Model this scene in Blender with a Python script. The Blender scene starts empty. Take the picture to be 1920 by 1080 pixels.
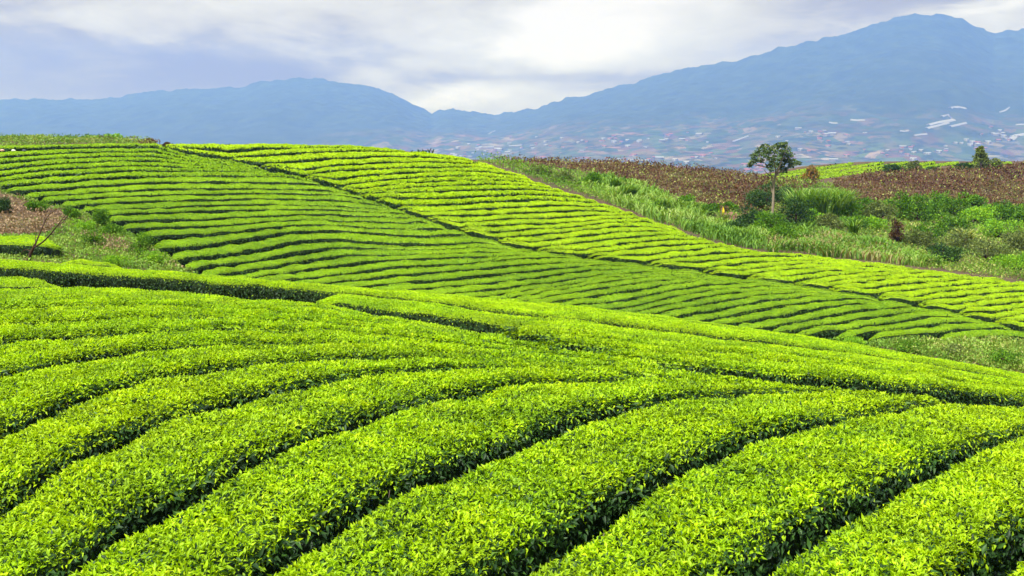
import bpy, math, random
import numpy as np
from mathutils import Vector
random.seed(7); RNG = np.random.default_rng(7)
SC = bpy.context.scene; COL = SC.collection
R = math.radians
# ------------------------------------------------------------------ camera
F = 2058.0; HZ = 300.0; CZ = 3.0            # focal length and horizon row for a 1920 wide frame
cam_d = bpy.data.cameras.new('camera'); cam = bpy.data.objects.new('camera', cam_d); COL.objects.link(cam)
cam_d.lens = 36*F/1920; cam_d.sensor_width = 36; cam_d.shift_y = -240/1920
cam_d.clip_start = 0.2; cam_d.clip_end = 30000
cam.location = (0, 0, CZ); cam.rotation_euler = (R(90), 0, 0); SC.camera = cam
# ------------------------------------------------------------------ node helpers
class NT:
    def __init__(s, t): s.t = t; s.n = t.nodes; s.n.clear()
    def add(s, typ, **kw):
        n = s.n.new(typ)
        for k, v in kw.items(): setattr(n, k, v)
        return n
    def put(s, sock, v):
        if hasattr(v, 'is_output'): s.t.links.new(v, sock)
        elif v is not None:
            if sock.type == 'RGBA' and len(v) == 3: v = (*v, 1)
            sock.default_value = v
    def math(s, op, a, b=None, c=None, clamp=False):
        n = s.add('ShaderNodeMath', operation=op, use_clamp=clamp)
        for i, v in enumerate((a, b, c)):
            if v is not None: s.put(n.inputs[i], v)
        return n.outputs[0]
    def mix(s, f, a, b, typ='MIX'):
        n = s.add('ShaderNodeMix', data_type='RGBA', blend_type=typ)
        s.put(n.inputs[0], f); s.put(n.inputs[6], a); s.put(n.inputs[7], b); return n.outputs[2]
    def noise(s, vec, scale, detail=4, rough=.55, dist=0, col=False):
        n = s.add('ShaderNodeTexNoise'); s.put(n.inputs['Vector'], vec)
        n.inputs['Scale'].default_value = scale; n.inputs['Detail'].default_value = detail
        n.inputs['Roughness'].default_value = rough; n.inputs['Distortion'].default_value = dist
        return n.outputs['Color' if col else 'Fac']
    def ramp(s, f, stops):
        n = s.add('ShaderNodeValToRGB'); cr = n.color_ramp
        while len(cr.elements) < len(stops): cr.elements.new(.5)
        for e, (p, c) in zip(cr.elements, stops): e.position = p; e.color = (*c, 1)
        s.put(n.inputs[0], f); return n.outputs[0]
    def mr(s, v, a, b, c=0, d=1):
        n = s.add('ShaderNodeMapRange'); s.put(n.inputs[0], v)
        for i, q in enumerate((a, b, c, d)): n.inputs[i+1].default_value = q
        return n.outputs[0]
# ------------------------------------------------------------------ world: broken overcast over a physical sky
SUN_EL, SUN_AZ = 62, -140         # sun high, behind the camera to the left
W = bpy.data.worlds.new('World'); SC.world = W; W.use_nodes = True
w = NT(W.node_tree)
sky = w.add('ShaderNodeTexSky', sky_type='NISHITA', sun_disc=False)
sky.sun_elevation = R(SUN_EL); sky.sun_rotation = R(SUN_AZ)
tc = w.add('ShaderNodeTexCoord'); sep = w.add('ShaderNodeSeparateXYZ'); w.put(sep.inputs[0], tc.outputs['Generated'])
wx, wy, wz = sep.outputs
cmb = w.add('ShaderNodeCombineXYZ'); w.put(cmb.inputs[0], wx); w.put(cmb.inputs[1], wy); w.put(cmb.inputs[2], w.math('MULTIPLY', wz, 3.2))
n1 = w.noise(cmb.outputs[0], 4.2, 7, .55, .3); n2 = w.noise(cmb.outputs[0], 9.0, 8, .6, .6)
n3 = w.noise(cmb.outputs[0], 2.1, 3, .5, .2)
ux = w.math('ADD', wx, w.math('MULTIPLY', w.math('SUBTRACT', n2, .5), .22))
uz = w.math('ADD', wz, w.math('MULTIPLY', w.math('SUBTRACT', n1, .5), .10))
def blob(px, py, sx, sy, amp):
    a = w.math('DIVIDE', w.math('SUBTRACT', ux, math.sin(math.atan((px-960)/F))), sx/F)
    b = w.math('DIVIDE', w.math('SUBTRACT', uz, math.sin(math.atan((HZ-py)/F))), sy/F)
    r2 = w.math('ADD', w.math('MULTIPLY', a, a), w.math('MULTIPLY', b, b))
    return w.math('MULTIPLY', w.math('EXPONENT', w.math('MULTIPLY', r2, -1)), amp)
tot = w.math('ADD', w.math('MULTIPLY', w.math('SUBTRACT', n1, .5), .75), .50)
n4 = w.noise(cmb.outputs[0], 19.0, 6, .6, .8)
tot = w.math('ADD', tot, w.math('MULTIPLY', w.math('SUBTRACT', n2, .5), .75)); tot = w.math('ADD', tot, w.math('MULTIPLY', w.math('SUBTRACT', n4, .5), .38))
for bl in ((1060, 60, 180, 58, .60), (1290, 0, 260, 50, .35), (880, 185, 150, 26, .55), (1895, 30, 80, 40, .5), (640, 20, 200, 40, .15), (330, 60, 300, 45, .12),
           (200, 145, 330, 50, -.42), (640, 165, 330, 30, -.30), (1180, 150, 240, 30, -.22), (1500, 15, 240, 34, -.28), (1450, 90, 200, 26, -.12), (1780, 0, 130, 30, -.2), (850, -60, 200, 50, -.2), (90, 20, 150, 50, -.08)):
    tot = w.math('ADD', tot, blob(*bl))
cl = w.ramp(tot, [(0.0, (.27, .215, .06)), (.30, (.42, .37, .15)), (.50, (.66, .62, .38)), (.70, (.80, .78, .62)), (1.0, (1.02, 1.0, 1.0))])
SKYG = 0.50
cl = w.mix(w.mr(wz, .18, .5), cl, (.80, .84, .92))
clouds = w.mix(1.0, cl, (10*SKYG, 10*SKYG, 10*SKYG), 'MULTIPLY')
skyc = w.mix(w.mr(n3, .2, .5), sky.outputs[0], clouds)
skyc = w.mix(.94, skyc, clouds)
below = w.mr(wz, -.06, -.01)
fin = w.mix(below, (1.0, 1.6, .7), skyc)
bg = w.add('ShaderNodeBackground'); w.put(bg.inputs[0], fin); bg.inputs[1].default_value = 0.1
wo = w.add('ShaderNodeOutputWorld'); w.t.links.new(bg.outputs[0], wo.inputs[0])
# ------------------------------------------------------------------ sun through thin cloud
sd = bpy.data.lights.new('sun', 'SUN'); sd.energy = 4.3; sd.angle = R(4); sd.color = (1, .96, .88)
sun = bpy.data.objects.new('sun', sd); COL.objects.link(sun)
az, el = R(SUN_AZ), R(SUN_EL)
sv = Vector((math.sin(az)*math.cos(el), math.cos(az)*math.cos(el), math.sin(el)))
sun.rotation_euler = sv.to_track_quat('Z', 'Y').to_euler(); sun.location = (0, 0, 60)
vs = SC.view_settings; vs.view_transform = 'Standard'; vs.look = 'None'; vs.gamma = 1; vs.use_curve_mapping = False; vs.exposure = 0.92
cy = SC.cycles; cy.max_bounces = 5; cy.diffuse_bounces = 3; cy.glossy_bounces = 2; cy.transmission_bounces = 3; cy.volume_bounces = 1
cy.use_denoising = True; cy.caustics_reflective = False; cy.caustics_refractive = False
# ------------------------------------------------------------------ numpy noise and interpolation
def vn(x, y, seed=0):
    xi = np.floor(x); yi = np.floor(y); fx = x-xi; fy = y-yi
    fx = fx*fx*(3-2*fx); fy = fy*fy*(3-2*fy)
    def h(a, b):
        q = np.sin(a*127.1 + b*311.7 + seed*74.7)*43758.5453; return q-np.floor(q)
    return (h(xi, yi)*(1-fx)+h(xi+1, yi)*fx)*(1-fy) + (h(xi, yi+1)*(1-fx)+h(xi+1, yi+1)*fx)*fy
def fbm(x, y, o=4, seed=0):
    s = 0; a = .5; t = 0
    for i in range(o): s = s + a*vn(x, y, seed+i); t += a; x = x*2.03+17; y = y*2.03+9; a *= .5
    return s/t
def pchip(x, y, xi):
    h = np.diff(x); d = np.diff(y)/h; m = np.zeros_like(y)
    m[0] = d[0]; m[-1] = d[-1]
    for i in range(1, len(x)-1):
        if d[i-1]*d[i] > 0:
            w1 = 2*h[i]+h[i-1]; w2 = h[i]+2*h[i-1]; m[i] = (w1+w2)/(w1/d[i-1]+w2/d[i])
    k = np.clip(np.searchsorted(x, xi)-1, 0, len(h)-1); t = (xi-x[k])/h[k]
    return ((2*t**3-3*t**2+1)*y[k] + (t**3-2*t**2+t)*h[k]*m[k] + (-2*t**3+3*t**2)*y[k+1] + (t**3-t**2)*h[k]*m[k+1])
def gsm(a, s, ax):
    r = int(3*s)+1; k = np.exp(-.5*(np.arange(-r, r+1)/s)**2); k /= k.sum()
    p = [(0, 0)]*a.ndim; p[ax] = (r, r); b = np.pad(a, p, mode='edge')
    return np.apply_along_axis(lambda v: np.convolve(v, k, 'valid'), ax, b)
def inpoly(x, y, poly):
    x = np.asarray(x, float); y = np.asarray(y, float); ins = np.zeros(x.shape, bool); n = len(poly)
    for i in range(n):
        x1, y1 = poly[i]; x2, y2 = poly[(i+1) % n]
        if y1 == y2: continue
        c = ((y1 > y) != (y2 > y)) & (x < (x2-x1)*(y-y1)/(y2-y1)+x1); ins ^= c
    return ins
# ------------------------------------------------------------------ the land: (distance, sight line row) nodes for view columns
CREST = [(-500, 480), (0, 487), (300, 508), (640, 537), (850, 553), (1100, 577), (1250, 593), (1400, 614), (1650, 653), (1920, 701), (2400, 780)]
RIDGE = [(-500, 268), (0, 272), (150, 270), (300, 270), (420, 268), (500, 268), (640, 271), (760, 281), (850, 289), (900, 304), (967, 326), (1017, 343), (1083, 361), (1155, 384), (1201, 400),
         (1276, 428), (1319, 446), (1370, 462), (1410, 467), (1539, 480), (1623, 487), (1726, 501), (1820, 514), (1914, 527), (2400, 590)]
COLS = {
 -500: [(3.2,1457),(6,917),(8,763),(11,637),(15.5,540),(20,484),(23,490),(26,487),(30,455),(38,400),(46,355),(60,312),(80,272),(92,268),(102,262),(116,290),(132,320),(150,340),(170,350),(190,360),(230,380)],
 0:    [(3.2,1457),(6,917),(8,763),(11,637),(15.5,540),(20.5,487),(23,491),(27,478),(33,430),(40,385),(48,347),(63,304),(84,272),(94,267),(104,262),(116,285),(132,320),(150,340),(170,350),(190,360),(230,380)],
 300:  [(3.2,1457),(6,917),(8,763),(11,640),(15.5,552),(20.5,508),(23,514),(26,514),(29,503),(34,462),(41,410),(56,330),(82,270),(92,271),(102,271),(116,296),(132,320),(150,340),(170,350),(190,360),(230,380)],
 640:  [(3.2,1457),(6,917),(8,765),(11,645),(15,571),(19,537),(22,550),(26,555),(30,540),(35,492),(42,432),(52,355),(70,271),(80,285),(95,315),(110,340),(130,350),(150,360),(170,370),(190,375),(230,385)],
 850:  [(3.2,1457),(6,917),(8,768),(11,655),(15,588),(19,553),(22,570),(26,575),(30,553),(35,500),(41,440),(49,370),(66,289),(73,299),(85,304),(97,303),(110,299),(140,335),(165,350),(190,360),(230,380)],
 1100: [(3.2,1457),(6,920),(8,775),(11,672),(15,606),(19,577),(23,600),(26.5,600),(30,577),(36,512),(42,460),(48,415),(58,366),(63,373),(74,360),(90,330),(107,303),(130,335),(155,345),(185,350),(230,370)],
 1400: [(3.2,1457),(6,925),(8,785),(11,692),(15,643),(19,617),(22,640),(25,640),(28,612),(33,560),(38,515),(43,486),(48,466),(53,471),(63,440),(80,388),(110,327),(122,334),(150,334),(180,330),(220,345)],
 1500: [(3.2,1457),(6,929),(8,791),(11,702),(15,658),(19,632),(22,651),(25,650),(28,620),(32.5,572),(37,527),(42,495),(46.5,477),(51,482),(62,452),(79,400),(104,345),(118,347),(140,338),(183,312),(220,325)],
 1650: [(3.2,1457),(6,935),(8,800),(11,718),(15,680),(19,655),(22,668),(24.5,665),(27,632),(31,590),(36,545),(40,513),(44,490),(49,497),(60,468),(76,420),(115,328),(122,327),(150,312),(185,302),(220,312)],
 1900: [(3.2,1460),(6,960),(8,840),(11,768),(15,727),(18.5,699),(21,710),(23,700),(29,627),(33,595),(37,565),(41,541),(45,526),(50,532),(62,495),(80,442),(130,310),(138,310),(160,306),(190,302),(220,312)],
 2400: [(3.2,1480),(6,1010),(8,900),(11,840),(15,805),(18,780),(20,785),(22,775),(28,690),(31,665),(35,640),(39,615),(44,595),(50,592),(62,540),(80,470),(130,310),(138,308),(160,304),(190,300),(220,310)]}
GX = np.arange(-900, 2841, 10.0); LY = np.linspace(math.log(3.0), math.log(236), 760); GY = np.exp(LY)
cx = np.array(sorted(COLS)); NODY = np.array([[n[0] for n in COLS[c]] for c in cx], float); NODP = np.array([[n[1] for n in COLS[c]] for c in cx], float)
gxc = np.clip(GX, -500, 2400)
nodY = np.array([pchip(cx.astype(float), NODY[:, i], gxc) for i in range(21)])
nodP = np.array([pchip(cx.astype(float), NODP[:, i], gxc) for i in range(21)])
nodP[5] = np.interp(gxc, *zip(*CREST)); nodP[12] = np.interp(gxc, *zip(*RIDGE))
for i in (5, 12): nodP[i] = gsm(nodP[i], 2.0, 0)
YC = nodY[5]; YV = nodY[7]; YR = nodY[12]
Z = np.array([pchip(np.log(nodY[:, j]), -(nodP[:, j]-HZ)*nodY[:, j]/F, LY) for j in range(len(GX))])      # [column, distance]
Z = gsm(gsm(Z, 5, 1), 1.5, 0)
PXg, Yg_ = np.meshgrid(GX, GY, indexing='ij'); Xg_ = (PXg-960)/F*Yg_
far_amt = np.clip((Yg_-24)/15, 0, 1)
Z += far_amt*(fbm(Xg_/7, Yg_/7, 3, 5)-.5)*.22*np.clip(Yg_/45, .4, 1)      # small swells of the slope
PYg = HZ - Z*F/Yg_
_m = (GY[None] > YV[:, None]) & (GY[None] < YR[:, None]*1.12); _q = np.where(_m, PYg, 1e9); SKY_Y = GY[_q.argmin(1)]; SKY_P = _q.min(1)
print('crest', [(int(g), round(float(p)), round(float(y), 1)) for g, p, y in zip(GX[90:290:20], SKY_P[90:290:20], SKY_Y[90:290:20])])
RIDGE_IN = RIDGE; RIDGE = [(float(g), float(p)+.4) for g, p in zip(GX, SKY_P) if -300 <= g <= 2400]
def colprof(px):
    g = np.clip((np.asarray(px)-GX[0])/10, 0, len(GX)-1.001); i = g.astype(int); t = (g-i)[:, None]
    return PYg[i]*(1-t)+PYg[i+1]*t
def hit(px, py, y0=None):
    """first ground point on the sight lines; y0 = distance to start from. Returns distance, nan where there is none"""
    px = np.atleast_1d(np.asarray(px, float)); py = np.atleast_1d(np.asarray(py, float)); out = np.empty(len(px))
    for a in range(0, len(px), 8000):
        q = colprof(px[a:a+8000]); p = py[a:a+8000, None]; ok = q <= p
        if y0 is not None: ok &= GY[None] >= np.asarray(y0)[a:a+8000, None]
        i = ok.argmax(1); bad = ~ok.any(1); i = np.clip(i, 1, None); r = np.arange(len(i))
        qa, qb = q[r, i-1], q[r, i]; t = np.clip((qa-p[:, 0])/np.where(abs(qa-qb) < 1e-9, 1, qa-qb), 0, 1)
        if y0 is not None: bad |= GY[i-1] < np.asarray(y0)[a:a+8000]
        Yv = np.exp(LY[i-1]*(1-t)+LY[i]*t); Yv[bad] = np.nan; out[a:a+8000] = Yv
    return out
def bil(A, x, y):
    px = 960+F*x/y; g = np.clip((px-GX[0])/10, 0, len(GX)-1.001); i = g.astype(int); s = g-i
    h = np.clip((np.log(np.maximum(y, 3.0))-LY[0])/(LY[1]-LY[0]), 0, len(LY)-1.001); j = h.astype(int); t = h-j
    return (A[i, j]*(1-s)+A[i+1, j]*s)*(1-t)+(A[i, j+1]*(1-s)+A[i+1, j+1]*s)*t
def surf(x, y): return bil(Z, x, y)+CZ           # height of the tea table, or of open ground
# ------------------------------------------------------------------ field outlines, as seen on the land
PUP = [(-250,493),(0,498),(150,510),(300,523),(500,541),(640,558),(760,578),(850,596),(950,612),(1010,630),(1100,652),(1180,664),(1280,684),(1350,691),(1600,714),(1920,735),(2250,752)]
PLO = [(-250,512),(0,517),(120,528),(350,548),(550,562),(700,584),(850,610),(950,624),(1010,640),(1100,661),(1180,672),(1280,689),(1350,693),(1600,715),(1920,736),(2250,753)]
POLY_NL = PLO+[(2250,1500),(-250,1500)]
POLY_NR = [(x, y-14) for x, y in CREST if x > -400]+[(2300, 745)]+PUP[::-1]
Q = [(285,272),(350,288),(430,301),(520,319),(600,341),(680,368),(760,396),(850,426),(960,461),(1050,476),(1200,493),(1350,513),(1500,533),(1640,556),(1800,586),(1900,612),(1960,627)]
BOT = [(1960,628),(1760,630),(1640,628),(1500,624),(1380,611),(1280,602),(1150,588),(1000,570),(870,560),(800,562),(600,560),(400,540)]
LFT = [(395,521),(350,505),(318,478),(285,460),(262,440),(238,428),(205,415),(180,402),(145,390),(110,383),(65,372),(20,358),(-5,345),(-250,330)]
POLY_L = [(x, y-1) for x, y in Q]+BOT+LFT+[(-250, np.interp(-250, *zip(*RIDGE))-3)]+[(x, y-3) for x, y in RIDGE if -250 < x <= 285]
POLY_U = [(x, y-2) for x, y in Q]+[(2250,690)]+[(x, y-3) for x, y in RIDGE[::-1] if 292 < x]+[(292,262)]
# ------------------------------------------------------------------ object helpers
def tag(o, label=None, cat=None, group=None, kind=None):
    for k, v in (('label', label), ('category', cat), ('group', group), ('kind', kind)):
        if v: o[k] = v
    return o
class MB:
    def __init__(s): s.v = []; s.f3 = []; s.f4 = []; s.n = 0
    def verts(s, a): a = np.asarray(a, np.float32).reshape(-1, 3); b = s.n; s.v.append(a); s.n += len(a); return b
    def tris(s, f, m=0, t=None): s._a(s.f3, f, 3, m, t)
    def quads(s, f, m=0, t=None): s._a(s.f4, f, 4, m, t)
    def _a(s, L, f, k, m, t):
        f = np.asarray(f, np.int32).reshape(-1, k)
        mm = np.broadcast_to(np.asarray(m, np.int32), (len(f),)); tt = np.broadcast_to(np.asarray(.5 if t is None else t, np.float32), (len(f),))
        L.append((f, mm, tt))
    def build(s, name, mats, parent=None, smooth=False, origin=None):
        V = np.concatenate(s.v)
        if origin is not None: V = V-np.asarray(origin, np.float32)
        me = bpy.data.meshes.new(name); me.vertices.add(len(V)); me.vertices.foreach_set('co', V.ravel())
        lo, st, mi, ti = [], [], [], []; off = 0
        for L, k in ((s.f3, 3), (s.f4, 4)):
            for f, m, t in L:
                lo.append(f.ravel()); st.append(off+np.arange(len(f))*k); off += f.size; mi.append(m); ti.append(t)
        lo = np.concatenate(lo); st = np.concatenate(st); mi = np.concatenate(mi); ti = np.concatenate(ti)
        me.loops.add(len(lo)); me.loops.foreach_set('vertex_index', lo.astype(np.int32))
        me.polygons.add(len(st)); me.polygons.foreach_set('loop_start', st.astype(np.int32))
        me.polygons.foreach_set('material_index', mi.astype(np.int32))
        if smooth: me.polygons.foreach_set('use_smooth', np.ones(len(st), bool))
        at = me.attributes.new('tint', 'FLOAT', 'FACE'); at.data.foreach_set('value', ti.astype(np.float32))
        me.update(calc_edges=True)
        for m in (mats if isinstance(mats, (list, tuple)) else [mats]): me.materials.append(m)
        o = bpy.data.objects.new(name, me); COL.objects.link(o)
        if parent is not None: o.parent = parent
        if origin is not None: o.location = origin
        return o
def nrm(a): return a/np.maximum(np.linalg.norm(a, axis=-1, keepdims=True), 1e-9)
def leaves(mb, P, D, N, L, Wd, mat, tint, fine=True, bend=.12):
    """one leaf per row: P base, D direction, N face normal, L length, Wd width"""
    n = len(P)
    if n == 0: return
    D = nrm(D); S = nrm(np.cross(D, N)); N = np.cross(S, D); L = (np.asarray(L)*np.ones(n))[:, None]; Wd = (np.asarray(Wd)*np.ones(n))[:, None]
    a = P; m = P+D*L*.45+N*L*bend*.6; t = P+D*L-N*L*bend
    l = P+D*L*.45-S*Wd*.5+N*L*bend*1.6; r = P+D*L*.45+S*Wd*.5+N*L*bend*1.6
    if fine:
        b = mb.verts(np.stack([a, l, t, r, m], 1)); i = b+np.arange(n)[:, None]*5
        f = np.concatenate([i+np.array([[0, 1, 4]]), i+np.array([[1, 2, 4]]), i+np.array([[2, 3, 4]]), i+np.array([[3, 0, 4]])])
        mb.tris(f, np.tile(mat, 4) if np.ndim(mat) else mat, np.tile(tint, 4))
    else:
        b = mb.verts(np.stack([a, l, t, r], 1)); i = b+np.arange(n)[:, None]*4
        mb.quads(i+np.array([[0, 1, 2, 3]]), mat, tint)
def rdir(n, el0, el1):
    a = RNG.uniform(0, 2*np.pi, n); e = np.radians(RNG.uniform(el0, el1, n))
    return np.stack([np.cos(a)*np.cos(e), np.sin(a)*np.cos(e), np.sin(e)], 1)
def tube(mb, pts, rads, m=0, k=5):
    pts = np.asarray(pts, float); n = len(pts); rads = np.asarray(rads, float)
    T = nrm(np.gradient(pts, axis=0)); ref = np.array([0.31, .95, .05]) if abs(T[0, 2]) > .7 else np.array([0, 0, 1.])
    A = nrm(np.cross(T, ref)); B = np.cross(T, A); th = np.arange(k)/k*2*np.pi
    V = pts[:, None]+(A[:, None]*np.cos(th)[None, :, None]+B[:, None]*np.sin(th)[None, :, None])*rads[:, None, None]
    b = mb.verts(V); i = np.arange(n-1)[:, None]*k; j = np.arange(k)[None]; j2 = (j+1) % k
    mb.quads(b+np.stack([i+j, i+j2, i+k+j2, i+k+j], -1), m); b2 = mb.verts(pts[-1:]+T[-1:]*rads[-1])
    mb.tris(np.stack([b+(n-1)*k+np.arange(k), b+(n-1)*k+(np.arange(k)+1) % k, np.full(k, b2)], 1), m)
# ------------------------------------------------------------------ materials
def leaf_mat(name, stops, trans=.3, rough=.5, spec=.22, patch=.0, patch_col=(.5, .5, .05), pscale=.35, tcol=(1.15, 1.1, .45)):
    m = bpy.data.materials.new(name); m.use_nodes = True; t = NT(m.node_tree)
    at = t.add('ShaderNodeAttribute', attribute_name='tint'); geo = t.add('ShaderNodeNewGeometry')
    c = t.ramp(at.outputs['Fac'], stops)
    if patch: c = t.mix(t.math('MULTIPLY', t.mr(t.noise(geo.outputs['Position'], pscale, 3, .6), .42, .66), patch), c, patch_col)
    if patch: c = t.mix(t.math('MULTIPLY', t.mr(t.noise(geo.outputs['Position'], pscale*2.3, 4, .65), .50, .68), .27), c, (.13, .27, .02))
    big = t.mr(t.noise(geo.outputs['Position'], 1.7, 3, .6), .3, .7, .82, 1.14)
    cb = t.add('ShaderNodeCombineColor'); [t.put(cb.inputs[i], big) for i in range(3)]
    c = t.mix(1.0, c, cb.outputs[0], 'MULTIPLY')
    p = t.add('ShaderNodeBsdfPrincipled'); t.put(p.inputs['Base Color'], c); p.inputs['Roughness'].default_value = rough
    p.inputs['Specular IOR Level'].default_value = spec
    tr = t.add('ShaderNodeBsdfTranslucent'); t.put(tr.inputs[0], t.mix(1.0, c, tcol, 'MULTIPLY'))
    ms = t.add('ShaderNodeMixShader'); ms.inputs[0].default_value = trans
    t.t.links.new(p.outputs[0], ms.inputs[1]); t.t.links.new(tr.outputs[0], ms.inputs[2])
    o = t.add('ShaderNodeOutputMaterial'); t.t.links.new(ms.outputs[0], o.inputs[0]); return m
def surf_mat(name, build, rough=.9, spec=.15, bump=None):
    m = bpy.data.materials.new(name); m.use_nodes = True; t = NT(m.node_tree); geo = t.add('ShaderNodeNewGeometry')
    c = build(t, geo.outputs['Position']); p = t.add('ShaderNodeBsdfPrincipled'); t.put(p.inputs['Base Color'], c)
    p.inputs['Roughness'].default_value = rough; p.inputs['Specular IOR Level'].default_value = spec
    if bump:
        bn = t.add('ShaderNodeBump'); bn.inputs['Strength'].default_value = bump[1]; bn.inputs['Distance'].default_value = bump[2]
        t.put(bn.inputs['Height'], t.noise(geo.outputs['Position'], bump[0], 6, .65)); t.put(p.inputs['Normal'], bn.outputs[0])
    o = t.add('ShaderNodeOutputMaterial'); t.t.links.new(p.outputs[0], o.inputs[0]); return m
M_YOUNG = leaf_mat('young_tea_leaf', [(0, (.17, .33, .008)), (.35, (.31, .53, .006)), (.7, (.45, .68, .005)), (1, (.60, .74, .006))], .36, patch=.32, patch_col=(.54, .70, .005))
M_YOUNG2 = leaf_mat('young_tea_leaf_far', [(0, (.23, .42, .009)), (.4, (.39, .60, .008)), (.75, (.48, .66, .008)), (1, (.56, .70, .009))], .34, patch=.4, patch_col=(.52, .70, .008), pscale=.16)
M_YOUNG3 = leaf_mat('green_tea_leaf_slope', [(0, (.15, .31, .012)), (.4, (.23, .42, .011)), (.75, (.32, .51, .010)), (1, (.42, .59, .010))], .32, patch=.50, patch_col=(.40, .62, .008), pscale=.12)
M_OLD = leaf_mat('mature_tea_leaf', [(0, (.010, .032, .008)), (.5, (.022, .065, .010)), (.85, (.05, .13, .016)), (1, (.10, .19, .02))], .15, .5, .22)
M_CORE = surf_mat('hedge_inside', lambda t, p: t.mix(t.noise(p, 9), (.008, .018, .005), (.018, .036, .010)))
M_WOOD = surf_mat('tea_branch_wood', lambda t, p: t.mix(t.noise(p, 20), (.10, .075, .055), (.24, .20, .16)))
# ------------------------------------------------------------------ ground sheet
tea_mask = (Yg_ < YC[:, None]*1.10).astype(float)
farm = (Yg_ > YV[:, None]*.97) & (Yg_ < SKY_Y[:, None]*1.01) & (inpoly(PXg, PYg, POLY_L) | inpoly(PXg, PYg, POLY_U) | (inpoly(PXg, PYg-12, POLY_L) & (PXg > 380)))
POLY_M = [(1408,332),(1440,324),(1500,312),(1560,304),(1620,300),(1700,302),(1760,305),(1820,303),(2250,299),(2250,304),(1920,308),(1870,313),(1800,318),(1700,320),(1632,324),(1572,335),(1530,344),(1480,346),(1440,338)]
tea_mask = np.maximum(tea_mask, farm.astype(float)); tea_mask = gsm(gsm(tea_mask, 2.5, 1), 1.2, 0)
ZG = Z-.68*tea_mask+(fbm(Xg_*1.3, Yg_*1.3, 3, 21)-.5)*.10
def ground(x, y): return bil(ZG, x, y)+CZ
def soil(t, p):
    c = t.ramp(t.noise(p, 1.3, 8, .7), [(.25, (.035, .024, .016)), (.5, (.085, .052, .034)), (.75, (.16, .10, .065))])
    g = t.mix(t.mr(t.noise(p, 7, 6, .7), .45, .6), c, (.07, .09, .02)); g = t.mix(t.mr(t.noise(p, .25, 4, .6), .42, .6), c, g)
    return t.mix(t.mr(t.noise(p, 30, 4, .7), .58, .7), g, (.22, .17, .11))
mb = MB(); sub = slice(None)
gv = np.stack([Xg_, Yg_, ZG+CZ], -1); b = mb.verts(gv); nx, ny = len(GX), len(GY)
i = np.arange(nx-1)[:, None]*ny+np.arange(ny-1)[None]; mb.quads(np.stack([i, i+ny, i+ny+1, i+1], -1))
M_SOIL = surf_mat('red_brown_soil', soil, bump=(14, .6, .05))
tag(mb.build('ground', M_SOIL, smooth=True), kind='structure')
# ------------------------------------------------------------------ tea rows
ORD = 'first second third fourth fifth sixth seventh eighth ninth tenth eleventh twelfth thirteenth fourteenth fifteenth sixteenth seventeenth eighteenth nineteenth twentieth'.split()
def ordn(n):
    if n <= 20: return ORD[n-1]
    tens = {2: 'twenty', 3: 'thirty', 4: 'forty', 5: 'fifty'}[n//10]
    return tens+'-'+ORD[n % 10-1] if n % 10 else {30: 'thirtieth', 40: 'fortieth', 50: 'fiftieth'}[n]
XS = np.arange(-240, 2181, 4.0)
def gap_lines(guides, ext=.6, top=None, bot=None):
    """gap lines between the rows, as rows of sight for every column, filled in between the traced ones"""
    ks = sorted(guides); G = []
    for k in ks:
        gx, gy = map(np.array, zip(*guides[k])); gx = gx.astype(float); gy = gy.astype(float)
        if top is not None:
            on = np.flatnonzero((gy-np.interp(gx, *zip(*top)) < 5) & (gx > 285)); lim = on[0]+1 if len(on) and bot is None else len(gx)
            if bot is not None: on = on[on > len(gx)//2]; lim = on[0]+1 if len(on) else len(gx)
            gx, gy = gx[:max(lim, 2)], gy[:max(lim, 2)]
        y = np.interp(XS, gx, gy); s0 = (gy[1]-gy[0])/(gx[1]-gx[0]); s1 = (gy[-1]-gy[-2])/(gx[-1]-gx[-2])
        y = np.where(XS < gx[0], gy[0]+s0*(XS-gx[0])*ext, y); y = np.where(XS > gx[-1], gy[-1]+s1*(XS-gx[-1])*ext*(0 if top is not None else 1), y); y = gsm(y, 4, 0)
        if top is not None: y = np.where(XS > 290, np.maximum(y, np.interp(XS, *zip(*top))+1), y)
        if bot is not None: y = np.minimum(y, np.interp(XS, *zip(*bot))-1)
        G.append(y)
    G = np.array(G)
    for i in range(1, len(G)): G[i] = np.maximum(G[i], G[i-1]+(.5 if top is None else .02)*(ks[i]-ks[i-1]))
    K = np.arange(ks[0], ks[-1]+1)
    out = np.array([pchip(np.array(ks, float), G[:, j], K.astype(float)) if len(ks) > 2 else np.interp(K, ks, G[:, j]) for j in range(len(XS))]).T
    return K, out
PROF_T = np.array([-.84, -.97, -1., -.93, -.78, -.4, 0, .4, .78, .93, 1., .97, .84]); PROF_Z = np.array([-1., -.62, -.24, -.045, -.01, .0, .0, .0, -.01, -.045, -.24, -.62, -1.])
LEAFN = 0
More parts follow.
